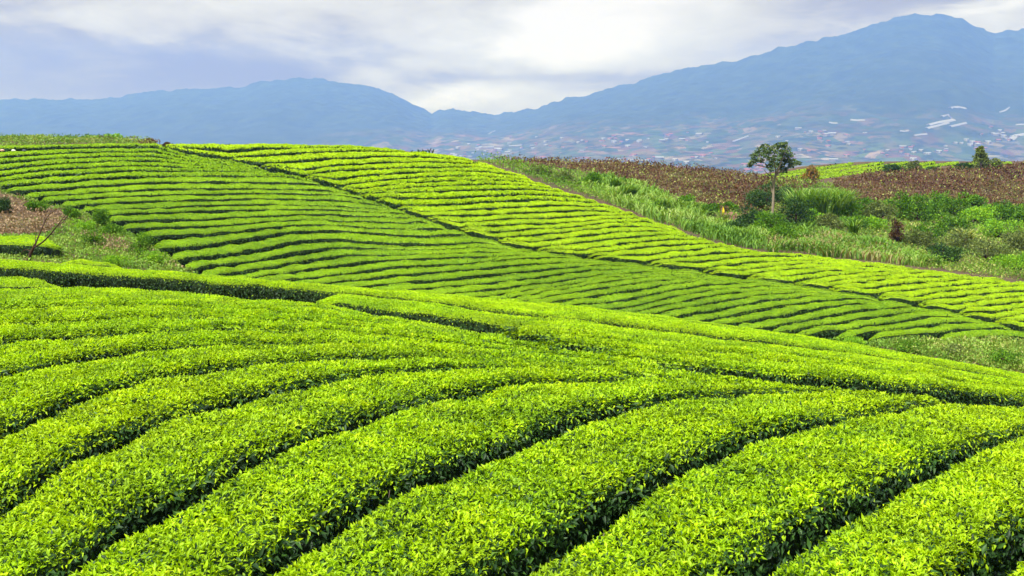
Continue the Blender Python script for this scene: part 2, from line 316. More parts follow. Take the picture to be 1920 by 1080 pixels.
def hedge(name, A, B, mats, label, group, gap=.24, H=.66, dens=1.0, lod=None, rough=.03, oldmix=.2, origin_parts=False, taper=.45, sidefill=1.0):
    """A, B: far and near gap lines on the land (n,2). One bushy row between them."""
    global LEAFN
    if 10.5 < float(np.median((A+B)[:, 1])/2) < 22: gap += .09
    C = (A+B)/2; seg = np.linalg.norm(np.diff(C, axis=0), axis=1); s = np.concatenate([[0], np.cumsum(seg)]); L = s[-1]
    Ym = float(np.median(C[:, 1])); Ymin = max(3.5, float(C[:, 1].min()))
    ds = np.clip(Ym*.007, .10, .5); n = max(6, int(L/ds)); si = np.linspace(0, L, n)
    A = np.stack([np.interp(si, s, A[:, k]) for k in (0, 1)], 1); B = np.stack([np.interp(si, s, B[:, k]) for k in (0, 1)], 1); C = (A+B)/2
    T = nrm(np.gradient(C, axis=0)); hv = (A-B)/2
    wob = (fbm(si/(.7 if Ym < 22 else 1.3), np.full(n, Ym*3.1), 3, 3)-.5)*(.26 if Ym < 22 else .26)
    wd = (1-gap+wob)*(np.minimum(1, np.sqrt(np.clip(np.minimum(si, L-si)/taper, .02, 1))))
    X = C[:, None]+hv[:, None]*(PROF_T[None, :, None]*wd[:, None, None]); m = len(PROF_T)
    zt = surf(X[..., 0], X[..., 1]); Hn = H
    lump = (fbm(X[..., 0]*1.6, X[..., 1]*1.6, 3, 9)-.5)*rough*2.4-(.035 if Ym < 10.5 else .012)
    zz = zt+PROF_Z[None]*Hn+lump*(PROF_Z[None] > -.5)-.02
    endd = np.clip(np.minimum(si, L-si)/.35, 0, 1)[:, None]; zz = zz-(1-endd)*.12*(PROF_Z[None] > -.5)
    org = (float(C[n//2, 0]), float(C[n//2, 1]), float(ground(C[n//2, 0], C[n//2, 1])))
    mb = MB(); b = mb.verts(np.concatenate([X, zz[..., None]], -1))
    i = np.arange(n-1)[:, None]*m+np.arange(m-1)[None]
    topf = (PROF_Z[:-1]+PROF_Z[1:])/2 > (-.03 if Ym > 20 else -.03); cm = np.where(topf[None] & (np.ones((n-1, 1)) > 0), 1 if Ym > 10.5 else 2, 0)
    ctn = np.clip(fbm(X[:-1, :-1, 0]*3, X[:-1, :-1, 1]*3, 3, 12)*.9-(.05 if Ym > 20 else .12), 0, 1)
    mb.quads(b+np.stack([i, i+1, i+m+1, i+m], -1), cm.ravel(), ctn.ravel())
    for e in (0, n-1):
        c0 = mb.verts(np.array([[C[e, 0], C[e, 1], zz[e].mean()]])); r = b+e*m+np.arange(m)
        mb.tris(np.stack([r[:-1], r[1:], np.full(m-1, c0)], 1), 0)
    # leaves on the plucking table
    wv = np.abs(T[:, 0]*hv[:, 1]-T[:, 1]*hv[:, 0])*2; area = wv*(1-gap)*(L/n)
    sz = np.maximum(.0215, C[:, 1]*.00105) if lod is None else np.full(n, lod)
    cnt = RNG.poisson(np.clip(area*(3.6 if Ym < 15 else 2.6 if Ym < 20 else 2.3)*dens/sz**2, 0, 1e5)); idx = np.repeat(np.arange(n), cnt); q = len(idx)
    f = np.clip(idx+RNG.uniform(-.5, .5, q), 0, n-1.001); i0 = f.astype(int); fr = (f-i0)[:, None]
    tt = RNG.uniform(-1.02, 1.02, q); Pc = C[i0]*(1-fr)+C[i0+1]*fr; hh = hv[i0]*(1-fr)+hv[i0+1]*fr; ww = wd[i0]*(1-fr[:, 0])+wd[i0+1]*fr[:, 0]
    P2 = Pc+hh*(tt*ww)[:, None]; sl = sz[idx]*RNG.uniform(.75, 1.35, q)
    lz = (fbm(P2[:, 0]*1.6, P2[:, 1]*1.6, 3, 9)-.5)*rough*2.4; tuft = vn(P2[:, 0]*5.5, P2[:, 1]*5.5, 4)
    ez = np.interp(f, np.arange(n), endd[:, 0])
    z = surf(P2[:, 0], P2[:, 1])+lz-.06*np.abs(tt)**9*(.7 if Ym > 20 else 1)-(1-ez)*.12+sz[idx]*(RNG.uniform(-1.0, .2, q)+(tuft-.5)*.9)*(1 if Ym < 20 else .75)
    if Ym < 15:                                          # shoots of three leaves
        sel = np.repeat(np.arange(q//3)*3, 3); P2, z, idx, tt, tuft, q = P2[sel], z[sel], idx[sel], tt[sel], tuft[sel], len(sel)
        sl = sz[idx]*RNG.uniform(.6, 1.45, q)*np.repeat(RNG.uniform(.75, 1.3, q//3), 3)
    D = rdir(q, 8 if Ym < 15 else -5, 72 if Ym < 15 else 60 if Ym < 22 else 28); Nn = rdir(q, 25, 88)
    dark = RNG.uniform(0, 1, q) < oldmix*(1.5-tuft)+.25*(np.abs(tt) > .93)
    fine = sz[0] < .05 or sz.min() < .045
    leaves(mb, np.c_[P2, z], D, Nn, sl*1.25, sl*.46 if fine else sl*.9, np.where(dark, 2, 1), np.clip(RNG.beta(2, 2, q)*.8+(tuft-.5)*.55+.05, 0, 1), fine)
    LEAFN += q
    if Ym < 15:                                          # older leaves lying under the shoots
        cnt = RNG.poisson(np.clip(area*1.5/(.034**2), 0, 1e5)); idx = np.repeat(np.arange(n), cnt); q = len(idx)
        f = np.clip(idx+RNG.uniform(-.5, .5, q), 0, n-1.001); i0 = f.astype(int); fr = (f-i0)[:, None]; tt = RNG.uniform(-1.04, 1.04, q)
        P2 = C[i0]*(1-fr)+C[i0+1]*fr+(hv[i0]*(1-fr)+hv[i0+1]*fr)*(tt*wd[idx])[:, None]
        z = surf(P2[:, 0], P2[:, 1])+(fbm(P2[:, 0]*1.6, P2[:, 1]*1.6, 3, 9)-.5)*rough*2.4-.03-.06*np.abs(tt)**8+RNG.uniform(-.02, .012, q)
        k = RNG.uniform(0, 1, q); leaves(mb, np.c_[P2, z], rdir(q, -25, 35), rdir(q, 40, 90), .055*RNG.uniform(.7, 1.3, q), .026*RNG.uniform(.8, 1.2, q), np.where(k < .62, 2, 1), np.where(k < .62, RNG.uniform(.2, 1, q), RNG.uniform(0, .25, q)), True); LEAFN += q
    # leaves on both flanks
    for sgn, fac in ((-1, 1.0), (1, .55)):
        ar = np.full(n, L/n*H*.62); ss = np.maximum(.034, C[:, 1]*.0014) if lod is None else np.full(n, lod*1.1)
        cnt = RNG.poisson(ar*(2.3 if Ym < 15 else 1.5)*dens*fac*sidefill/ss**2); idx = np.repeat(np.arange(n), cnt); q = len(idx)
        if q == 0: continue
        hgt = RNG.uniform(0, 1, q)**1.2*H*.75; ww = wd[idx]*(1-.10*(hgt/H)**2)+RNG.uniform(-.03, .05, q)/np.maximum(.3, wv[idx]*.5)
        P2 = C[idx]+T[idx]*RNG.uniform(-.5, .5, q)[:, None]*(L/n)+hv[idx]*(sgn*ww)[:, None]
        z = surf(P2[:, 0], P2[:, 1])-.05-hgt-(1-endd[idx, 0])*.1
        out = nrm(hv[idx])*sgn; D = np.c_[out*RNG.uniform(.3, 1, q)[:, None]+T[idx]*RNG.uniform(-.9, .9, q)[:, None], RNG.uniform(-.7, .8, q)]
        Nn = np.c_[out*.7, np.full(q, .8)]+RNG.normal(0, .35, (q, 3)); sl = ss[idx]*RNG.uniform(.8, 1.5, q)
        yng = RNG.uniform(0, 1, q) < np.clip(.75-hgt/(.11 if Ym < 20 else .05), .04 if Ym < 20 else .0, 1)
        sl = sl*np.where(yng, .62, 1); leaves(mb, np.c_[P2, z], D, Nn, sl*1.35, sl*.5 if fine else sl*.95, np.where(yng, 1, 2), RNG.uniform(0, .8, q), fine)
        LEAFN += q
    o = mb.build(name, mats, origin=org); tag(o, label, 'hedge', group)
    # bare branches under the near rows
    if Ymin < 13:
        sb = MB(); cnt = 0
        for e in np.arange(.15, L-.1, .22):
            j = int(e/L*(n-1))
            if C[j, 1] > 13 or abs((C[j, 0]/C[j, 1])) > .55: continue
            for sg in (-1, 1):
                t0 = RNG.uniform(.25, .6)*sg*wd[j]; t1 = RNG.uniform(.72, 1.03)*sg*wd[j]; jj = C[j]+T[j]*RNG.uniform(-.1, .1)
                a = jj+hv[j]*t0; c = jj+hv[j]*t1+T[j]*RNG.uniform(-.18, .18); h0 = float(ground(a[0], a[1]))-.05; h1 = float(surf(c[0], c[1]))-RNG.uniform(.08, .22)
                mid = (a+c)/2+RNG.normal(0, .04, 2); r0 = RNG.uniform(.006, .014)
                tube(sb, [[*a, h0], [*mid, h0*.5+h1*.5+.05], [*c, h1]], [r0, r0*.7, r0*.35], 0, 4); cnt += 1
                c2 = c+T[j]*RNG.uniform(-.2, .2)+hv[j]*.05*sg; tube(sb, [[*mid, h0*.5+h1*.5+.05], [*(mid*.5+c2*.5), (h0+h1)/2+.12], [*c2, h1+.03]], [r0*.5, r0*.4, r0*.2], 0, 4)
        if cnt: st = sb.build('stems', [M_WOOD], parent=o, origin=None); tag(st, kind='stuff'); st.location = (-org[0], -org[1], -org[2])
    return o
def rows_from(guides, poly, start, zone, mats, group, lab, minlen=1.2, top=None, bot=None, **kw):
    K, G = gap_lines(guides, top=top, bot=bot); made = []
    yst = None
    for r in range(len(K)-1):
        ya, yb = G[r], G[r+1]; yc = (ya+yb)/2
        ok = inpoly(XS, yc, poly) & (yb-ya > 1.2)
        y0 = np.interp(XS, GX, start)
        DA, DB = hit(XS, ya, y0), hit(XS, yb, y0)
        if zone == 'near':
            lim = np.interp(XS, GX, YC)*1.06; DA = np.where(np.isnan(DA) | (DA > lim), lim, DA); ok &= (DB < lim*.995) & ~np.isnan(DB)
        elif zone == 'far':
            lim = np.interp(XS, GX, SKY_Y)*1.012; DA = np.where(np.isnan(DA) | (DA > lim), lim, DA); ok &= ~np.isnan(DB) & (DB < lim*.997)
        else: ok &= ~np.isnan(DA) & ~np.isnan(DB)
        if zone == 'far': ok &= DA < np.interp(XS, GX, SKY_Y)*1.02
        edges = np.flatnonzero(np.diff(np.r_[0, ok.astype(int), 0])); best = None
        for a, b in zip(edges[::2], edges[1::2]):
            if b-a < 5: continue
            A = np.stack([(XS[a:b]-960)/F*DA[a:b], DA[a:b]], 1); B = np.stack([(XS[a:b]-960)/F*DB[a:b], DB[a:b]], 1)
            Ln = np.linalg.norm(np.diff((A+B)/2, axis=0), axis=1).sum()
            if Ln > minlen and (best is None or Ln > best[0]): best = (Ln, A, B)
        if best: made.append((K[r], best[1], best[2]))
    for q, (k, A, B) in enumerate(made):
        l, g = lab(q, len(made), k); k2 = dict(kw)
        hedge('tea_row', A, B, mats, l, g or group, **k2)
    return len(made)
NL = {-3: [(-300,512),(0,513),(300,530),(600,560),(900,612)],
 -2: [(-300,540),(0,535),(200,537),(400,551),(600,570),(900,622)],
 -1: [(-300,563),(0,554),(200,551),(400,562),(600,578),(900,630)],
 0: [(-300,588),(0,574),(120,571),(300,571),(500,582),(700,606),(900,640)],
 1: [(-300,620),(0,603),(150,600),(280,592),(420,593),(600,602),(800,625),(1000,655)],
 2: [(-300,672),(0,635),(150,625),(300,617),(450,613),(600,616),(800,636),(1000,658),(1200,690)],
 3: [(-300,760),(0,697),(100,676),(200,660),(300,650),(450,643),(600,640),(800,652),(1000,672),(1200,696),(1400,716)],
 4: [(-300,930),(0,807),(50,778),(135,747),(200,727),(300,703),(400,686),(500,675),(650,668),(800,668),(950,675),(1150,690),(1350,708),(1500,722)],
 5: [(-200,1060),(0,950),(70,895),(115,862),(165,832),(215,810),(280,785),(350,764),(425,744),(500,725),(575,713),(650,702),(760,690),(900,683),(1000,685),(1150,697),(1300,712),(1600,732)],
 6: [(-100,1200),(100,1080),(190,1005),(250,958),(300,938),(350,915),(400,888),(450,860),(500,838),(575,808),(650,782),(725,757),(800,742),(875,728),(950,715),(1100,704),(1200,704),(1350,712),(1500,722),(1700,738)],
 7: [(300,1200),(450,1085),(510,1042),(565,1005),(625,970),(675,938),(750,905),(800,878),(850,858),(900,840),(960,820),(1010,798),(1060,782),(1125,765),(1175,755),(1240,745),(1300,736),(1400,728),(1500,726),(1700,738),(1900,752)],
 8: [(700,1230),(860,1115),(960,1050),(1010,1022),(1060,988),(1125,955),(1170,925),(1200,900),(1240,870),(1310,838),(1385,817),(1440,797),(1485,788),(1560,775),(1610,765),(1710,754),(1785,748),(1860,746),(2000,756)],
 9: [(1100,1300),(1300,1130),(1375,1078),(1410,1048),(1460,1012),(1500,985),(1560,953),(1600,932),(1635,912),(1685,888),(1740,866),(1785,848),(1835,825),(1910,801),(2000,785),(2200,775)],
 10: [(1500,1420),(1700,1190),(1800,1090),(1880,1030),(1940,990),(2000,955),(2200,890)],
 11: [(1900,1400),(2050,1250),(2150,1170),(2200,1130)]}
NR = {0: [(-300,478),(0,484),(300,505),(640,534),(850,550),(1100,574),(1400,611),(1650,650),(1920,698),(2200,745)],
 1: [(-300,493),(0,499),(300,521),(500,534),(700,551),(850,570),(960,588),(1100,597),(1185,613),(1400,637),(1650,668),(1920,712),(2200,752)],
 2: [(500,556),(640,566),(800,588),(960,607),(1060,615),(1240,637),(1400,648),(1650,680),(1920,718),(2200,756)],
 3: [(700,590),(900,612),(1100,630),(1175,638),(1310,658),(1500,666),(1700,692),(1920,725),(2200,758)],
 4: [(900,625),(1000,634),(1150,650),(1200,658),(1410,673),(1600,688),(1750,705),(1920,731),(2200,762)],
 5: [(1000,650),(1100,658),(1300,680),(1420,690),(1560,703),(1700,716),(1920,738),(2200,766)]}
LG = {0: [(-200,276),(0,271),(150,268),(300,268),(420,292)],
 6: [(-200,350),(0,340),(100,328),(233,320),(400,320),(567,323),(620,337)],
 8: [(-200,372),(0,356),(50,358),(133,353),(233,345),(320,341),(433,341),(567,342),(617,345),(700,368)],
 9: [(-100,382),(65,372),(83,367),(187,360),(320,354),(500,353),(617,357),(700,368)],
 10: [(0,388),(100,377),(233,367),(367,363),(500,362),(633,363),(733,380)],
 12: [(0,410),(100,403),(200,392),(333,387),(500,382),(633,387),(767,392),(850,412)],
 13: [(50,416),(150,409),(217,401),(333,397),(500,392),(633,391),(767,400),(850,417)],
 14: [(100,430),(180,421),(233,414),(367,412),(500,404),(600,401),(700,405),(767,406),(800,406),(833,411),(900,432)],
 16: [(150,460),(240,450),(290,443),(400,438),(500,428),(567,420),(633,422),(733,428),(800,428),(860,424),(950,442)],
 17: [(200,490),(290,476),(317,468),(400,458),(483,444),(550,434),(633,430),(733,438),(800,442),(883,438),(980,457)],
 18: [(250,505),(320,491),(350,484),(433,477),(500,467),(567,450),(633,450),(733,459),(817,460),(900,452),(1000,466)],
 19: [(280,522),(350,509),(377,501),(500,486),(567,472),(633,462),(717,465),(800,467),(900,461),(967,466),(1060,477)],
 20: [(330,532),(380,521),(417,515),(500,503),(583,488),(650,476),(733,477),(817,474),(900,469),(1000,471),(1100,480)],
 21: [(350,542),(400,531),(467,520),(567,507),(633,497),(733,485),(817,483),(917,480),(1000,476),(1100,480),(1200,494)],
 22: [(400,545),(450,534),(517,526),(633,514),(733,500),(833,497),(933,486),(1033,480),(1150,486),(1250,500)],
 23: [(450,556),(540,540),(583,532),(700,521),(783,511),(900,503),(1000,495),(1067,489),(1200,491),(1300,506)],
 24: [(520,562),(600,546),(650,538),(783,527),(883,520),(1000,507),(1117,495),(1250,498),(1350,513)],
 25: [(600,566),(680,551),(717,544),(800,540),(900,530),(1000,520),(1100,505),(1200,499),(1300,506),(1400,520)],
 26: [(680,572),(760,559),(800,552),(900,545),(983,535),(1067,523),(1140,512),(1250,506),(1400,518)],
 28: [(780,578),(860,567),(1000,550),(1100,532),(1200,517),(1300,513),(1400,519),(1500,533)],
 30: [(880,590),(960,575),(1100,556),(1200,540),(1300,525),(1400,522),(1500,530),(1600,548)],
 32: [(980,598),(1050,583),(1185,575),(1260,556),(1350,540),(1450,533),(1560,540),(1700,566)],
 34: [(1080,608),(1150,594),(1250,582),(1330,566),(1430,550),(1520,544),(1620,553),(1750,578)],
 36: [(1180,618),(1250,606),(1330,598),(1420,582),(1520,563),(1600,556),(1700,566),(1850,600)],
 38: [(1300,628),(1380,616),(1450,612),(1540,594),(1620,580),(1700,572),(1780,581),(1900,614)],
 40: [(1440,636),(1520,624),(1580,618),(1640,608),(1720,594),(1790,589),(1850,600),(1950,628)],
 42: [(1560,646),(1640,632),(1740,626),(1800,616),(1870,610),(1920,618),(2000,640)],
 43: [(1640,652),(1700,642),(1800,634),(1900,628),(1950,632),(2050,655)]}
UG = {0: [(300,268),(500,265),(700,270),(850,284),(950,310)],
 2: [(400,296),(500,291),(583,284),(667,281),(767,284),(833,290),(900,302)],
 3: [(450,308),(567,303),(633,297),(733,293),(833,296),(900,304)],
 5: [(560,330),(610,321),(683,317),(783,312),(900,312),(950,322)],
 7: [(640,347),(700,338),(767,333),(867,328),(983,335),(1030,347)],
 9: [(680,361),(750,351),(867,345),(950,344),(1050,354),(1100,367)],
 10: [(640,372),(700,358),(800,359),(900,355),(1000,353),(1083,363),(1150,382)],
 11: [(660,378),(717,368),(800,373),(900,367),(1000,363),(1117,374),(1160,387)],
 12: [(700,392),(743,383),(833,384),(933,376),(1033,373),(1133,381),(1200,397)],
 14: [(740,412),(800,402),(900,403),(1000,398),(1100,393),(1183,398),(1250,417)],
 16: [(800,430),(860,423),(967,419),(1067,417),(1140,409),(1200,407),(1280,427)],
 18: [(870,455),(930,445),(985,440),(1080,432),(1170,421),(1240,425),(1320,445)],
 20: [(930,475),(1000,462),(1060,456),(1150,446),(1250,438),(1330,445),(1400,464)],
 22: [(1000,492),(1080,478),(1150,469),(1240,458),(1340,455),(1420,465),(1500,477)],
 24: [(1080,508),(1170,494),(1250,483),(1350,472),(1450,471),(1550,481)],
 26: [(1180,520),(1270,508),(1370,495),(1450,488),(1550,486),(1640,492)],
 28: [(1260,534),(1360,519),(1440,507),(1550,498),(1650,498),(1740,506)],
 30: [(1360,546),(1440,531),(1520,520),(1620,509),(1740,505),(1830,517)],
 32: [(1420,557),(1510,542),(1600,528),(1700,519),(1830,517),(1940,529)],
 34: [(1520,570),(1610,555),(1680,544),(1790,533),(1910,527),(2000,536)],
 36: [(1600,584),(1690,569),(1760,557),(1850,549),(1980,540),(2100,552)],
 38: [(1680,600),(1760,586),(1830,573),(1920,563),(2050,555),(2180,566)],
 40: [(1750,614),(1830,601),(1920,587),(2050,575),(2180,582)],
 42: [(1820,630),(1900,619),(1960,609),(2060,600),(2180,604)]}
def lab_nl(q, n, k):
    s = {11: 'bright tea row filling the bottom right corner of the foreground', 10: 'bright tea row filling the bottom right corner of the foreground',
         9: 'broad tea row running up from the bottom right edge, rightmost of the foreground rows', 8: 'broad tea row with dark leafy gap, rising from the bottom right half',
         7: 'broad tea row with yellow flush, starting at the bottom centre of the foreground', 6: 'broad tea row leaving the bottom left corner and curving away to the right'}
    if k in s: return s[k], None
    return f'{ordn(6-k)} tea row above the one that leaves the bottom left corner, near slope', None
NSEG = 0
NSEG += rows_from(NL, POLY_NL, GX*0+3.05, 'near', [M_CORE, M_YOUNG, M_OLD], 'tea rows on the near slope', lab_nl, gap=.30, H=.68, oldmix=.13, rough=.035, taper=.3)
NSEG += rows_from(NR, POLY_NR, GX*0+3.05, 'near', [M_CORE, M_YOUNG, M_OLD], 'tea rows beyond the path on the near crest',
    lambda q, n, k: ('tea row with dark leafy flank along the crest of the near slope' if q == 0 else f'{ordn(q+1)} row down from the near crest, beyond the dark diagonal gap', None), gap=.26, H=.64, oldmix=.10)
NSEG += rows_from(LG, POLY_L, YV, 'far', [M_CORE, M_YOUNG3, M_OLD], 'tea rows on the lower far slope',
    lambda q, n, k: (f'{ordn(q+1)} tea row down from the skyline on the green slope left of the diagonal path', None), gap=.53, H=.7, oldmix=.04, rough=.05, taper=.5, top=[(285,266)]+[(x, y-1) for x, y in Q[1:]])
NSEG += rows_from(UG, POLY_U, YV, 'far', [M_CORE, M_YOUNG2, M_OLD], 'tea rows on the upper far slope',
    lambda q, n, k: (f'{ordn(q+1)} yellow-green tea row down from the skyline, right of the diagonal path', None), gap=.48, H=.7, oldmix=.03, rough=.05, taper=.9, top=[(x, y-.8) for x, y in RIDGE], bot=[(x, y-4.5) for x, y in Q])
MG = {}
for k in range(0, 19):
    MG[k] = [(1300, 282+k*6.0+28), (1500, 282+k*6.0), (1620, 266+k*6.0), (1800, 240+k*6.2), (2000, 214+k*6.3), (2200, 190+k*6.4)]
NSEG += rows_from(MG, POLY_M, GX*0+124, 'mound', [M_CORE, M_YOUNG3, M_OLD], 'tea rows on the distant bright mound',
    lambda q, n, k: (f'{ordn(q+1)} slanting tea row from the left end of the distant bright mound', None), gap=.15, H=.6, oldmix=.05, taper=1.5, minlen=4)
print('ROWS', NSEG, 'LEAVES', LEAFN)

# ------------------------------------------------------------------ valley plain and mountains
RP = [(-1200,230),(-400,200),(0,187),(60,186),(170,187),(250,178),(295,171),(370,166),(460,163),(490,152),(520,148),(610,149),(650,157),(700,162),(725,170),(750,182),(780,200),(810,213),(825,206),(850,204),(880,209),(910,214),(940,214),(980,207),(1010,202),(1060,185),(1100,180),(1150,164),(1200,152),(1240,140),(1280,126),(1310,125),(1380,112),(1440,96),(1500,80),(1560,70),(1600,60),(1640,45),(1680,31),(1720,27),(1765,25),(1800,35),(1830,50),(1865,62),(1900,56),(1920,55),(2050,60),(2300,100),(3100,160)]
FX = np.arange(-1200, 3101, 5.0); FY = np.concatenate([np.geomspace(222, 2400, 60)[:-1], np.linspace(2400, 6900, 430), np.linspace(6900, 7300, 8)[1:]])
rp = np.interp(FX, *zip(*RP)); yr = np.interp(FX, [-1200, 0, 700, 850, 1000, 1500, 3100], [6400, 6400, 6300, 6200, 5900, 5300, 5300])
yf = np.interp(FX, [-1200, 600, 850, 1100, 3100], [3900, 3900, 3300, 2600, 2500]); pf = 336.0
PXf, Yf_ = np.meshgrid(FX, FY, indexing='ij'); Xf_ = (PXf-960)/F*Yf_
zr = (HZ-rp)*yr/F; zf = (HZ-pf)*yf/F
S_ = (Yf_-yf[:, None])/(yr-yf)[:, None]; sc_ = np.clip(S_, 0, 1)
pw = np.interp(FX, [0, 800, 1100, 1900], [1.25, 1.3, 1.55, 1.8])[:, None]
ZF = zf[:, None]+(zr-zf)[:, None]*sc_**pw
z0 = bil(Z, (FX-960)/F*230, np.full(len(FX), 230.0))
u = np.clip((Yf_-222)/(yf[:, None]-222), 0, 1); ZF = np.where(S_ < 0, z0[:, None]*(1-u)**2+zf[:, None]*(1-(1-u)**2)-26*np.sin(np.pi*u), ZF)
ZF = np.where(S_ > 1, ZF-(Yf_-yr[:, None])*.35, ZF)
rid = 1-np.abs(fbm(Xf_/1150+3, Yf_/1500, 4, 31)*2-1)*2
amp = np.clip(sc_*(1-sc_)*4, 0, 1)
ZF += rid*48*amp*np.clip((zr-zf)[:, None]/500, .3, 1.2)
ZF += (fbm(Xf_/230, Yf_/230, 4, 41)-.5)*17*np.clip(sc_*3, .12, 1)*np.clip((1-sc_)*6, 0, 1)
ZF += (fbm(Xf_/42, Yf_/60, 3, 51)-.5)*(18+14*np.clip(sc_*8-7, 0, 1))*np.clip(sc_*2.2-.4, 0, 1)
ZF[:, 0] -= 1.5
PYf = HZ-ZF*F/Yf_
for j in range(len(FX)):                                # keep the skyline on the ridge
    pass
def hit_far(px, py):
    i = int(round((px-FX[0])/5)); c = PYf[i]; k = np.flatnonzero((c <= py) & (FY > 1500))
    if not len(k): return None
    Y = FY[k[0]]; return ((px-960)/F*Y, Y, ZF[i, k[0]]+CZ)
def mount(t, p):
    sp = t.add('ShaderNodeSeparateXYZ'); t.put(sp.inputs[0], p)
    forest = t.ramp(t.noise(p, .012, 8, .7), [(.3, (.018, .032, .018)), (.5, (.028, .048, .024)), (.72, (.045, .07, .03))])
    mp = t.add('ShaderNodeMapping'); t.put(mp.inputs[0], p); mp.inputs['Scale'].default_value = (.0065, .0035, .004); mp.inputs['Rotation'].default_value = (0, 0, .5)
    wv = t.add('ShaderNodeVectorMath', operation='ADD'); t.put(wv.inputs[0], mp.outputs[0]); t.put(wv.inputs[1], t.noise(p, .006, 3, .5, col=True))
    vo = t.add('ShaderNodeTexVoronoi', feature='F1'); t.put(vo.inputs['Vector'], wv.outputs[0]); vo.inputs['Scale'].default_value = 3.4
    sc = t.add('ShaderNodeSeparateColor'); t.put(sc.inputs[0], vo.outputs['Color'])
    fld = t.ramp(sc.outputs[0], [(0, (.04, .09, .03)), (.25, (.09, .15, .05)), (.45, (.16, .09, .06)), (.58, (.20, .16, .10)), (.70, (.09, .16, .05)), (.84, (.28, .16, .12)), (.95, (.36, .33, .26)), (1, (.05, .10, .03))])
    fld = t.mix(t.mr(t.noise(p, .02, 6, .7), .48, .58), fld, forest)
    fld = t.mix(1.0, fld, (.72, .70, .68), 'MULTIPLY')
    hgt = t.math('ADD', t.math('ADD', sp.outputs[2], t.mr(sp.outputs[0], -1700, -300, 170, 0)), t.math('MULTIPLY', t.math('SUBTRACT', t.noise(p, .0012, 4, .6), .5), 420))
    return t.mix(t.mr(hgt, 30, 190, .8, 0), forest, fld)
mb = MB(); b = mb.verts(np.stack([Xf_, Yf_, ZF+CZ], -1)); nx, ny = len(FX), len(FY)
i = np.arange(nx-1)[:, None]*ny+np.arange(ny-1)[None]; mb.quads(np.stack([i, i+ny, i+ny+1, i+1], -1))
M_MOUNT = surf_mat('forested_mountain_and_fields', mount, bump=(.03, .3, 8))
tag(mb.build('mountains', M_MOUNT, smooth=True), kind='structure')
# ------------------------------------------------------------------ houses and greenhouses on the far plain
def paint(name, c, rough=.7, em=None): return surf_mat(name, lambda t, p: t.mix(t.noise(p, 3, 4), tuple(q*.85 for q in c), c), rough)
M_WALL = paint('house_wall', (.24, .24, .23)); M_REDR = paint('red_roof', (.24, .09, .06)); M_TINR = paint('tin_roof', (.26, .28, .32)); M_FILM = paint('greenhouse_film', (.22, .23, .27), .7)
def house(kind, w, d, h, roofm, garret):
    mb = MB(); x, y = w/2, d/2; rh = h*.45
    b = mb.verts([[-x,-y,-3],[x,-y,-3],[x,y,-3],[-x,y,-3],[-x,-y,h],[x,-y,h],[x,y,h],[-x,y,h],[-x,0,h+rh],[x,0,h+rh]])
    mb.quads([[0,1,5,4],[1,2,6,5],[2,3,7,6],[3,0,4,7]], 0); mb.tris([[4,7,8],[5,6,9]], 0)
    e = 1.0; b = mb.verts([[-x-e,-y-e,h-.4],[x+e,-y-e,h-.4],[x+e,0,h+rh+.25],[-x-e,0,h+rh+.25],[-x-e,y+e,h-.4],[x+e,y+e,h-.4]])
    mb.quads([[b,b+1,b+2,b+3],[b+3,b+2,b+5,b+4]], 1)
    if garret:
        c = mb.verts([[-x*.3,-y-3,-3],[x*.3,-y-3,-3],[x*.3,-y+.1,-3],[-x*.3,-y+.1,-3],[-x*.3,-y-3,h*.7],[x*.3,-y-3,h*.7],[x*.3,-y+.1,h*.9],[-x*.3,-y+.1,h*.9]])
        mb.quads([[c,c+1,c+5,c+4],[c+1,c+2,c+6,c+5],[c+3,c,c+4,c+7]], 0); mb.quads([[c+4,c+5,c+6,c+7]], 1)
    return mb.build(kind, [M_WALL, roofm])
pr = [house('far_house', 16, 11, 5, M_TINR, True), house('far_house', 13, 9, 5, M_REDR, False), house('far_house', 24, 12, 6, M_TINR, False), house('far_house', 17, 11, 5, M_REDR, True)]
used = [0]*4; rr = random.Random(5)
clus = [(905,285,60,12),(1010,275,70,14),(1130,272,80,18),(1185,300,80,10),(1300,300,80,12),(1415,318,22,7),(1450,285,90,15),(1600,275,90,18),(1700,285,90,12),(1830,270,70,20),(1560,255,90,12),(1880,255,40,14),(1240,262,90,10),(870,292,30,5)]
for k in range(190):
    c = clus[rr.randrange(len(clus))]; px = rr.gauss(c[0], c[2]*.6); py = rr.gauss(c[1], c[3]*.6)
    if not (835 < px < 1915) or py > 328 or py < 222+max(0, 1000-px)*.15: continue
    h = hit_far(px, py)
    if h is None: continue
    t = rr.choice([0, 0, 1, 2, 3, 1]) if abs(px-1415) > 40 else rr.choice([1, 3])
    o = pr[t] if not used[t] else pr[t].copy()
    if used[t]: COL.objects.link(o)
    used[t] = 1; o.location = h; o.rotation_euler = (0, 0, rr.uniform(-.6, .6)); q = rr.uniform(.5, 1.0); o.scale = (q, q, q)
    if t in (1, 3): tag(o, 'tiny red roofed house on the hazy plain below the big mountain', 'house', 'red roofed houses on the hazy plain')
    else: tag(o, 'tiny pale roofed house on the hazy plain below the big mountain', 'house', 'pale roofed houses on the hazy plain')
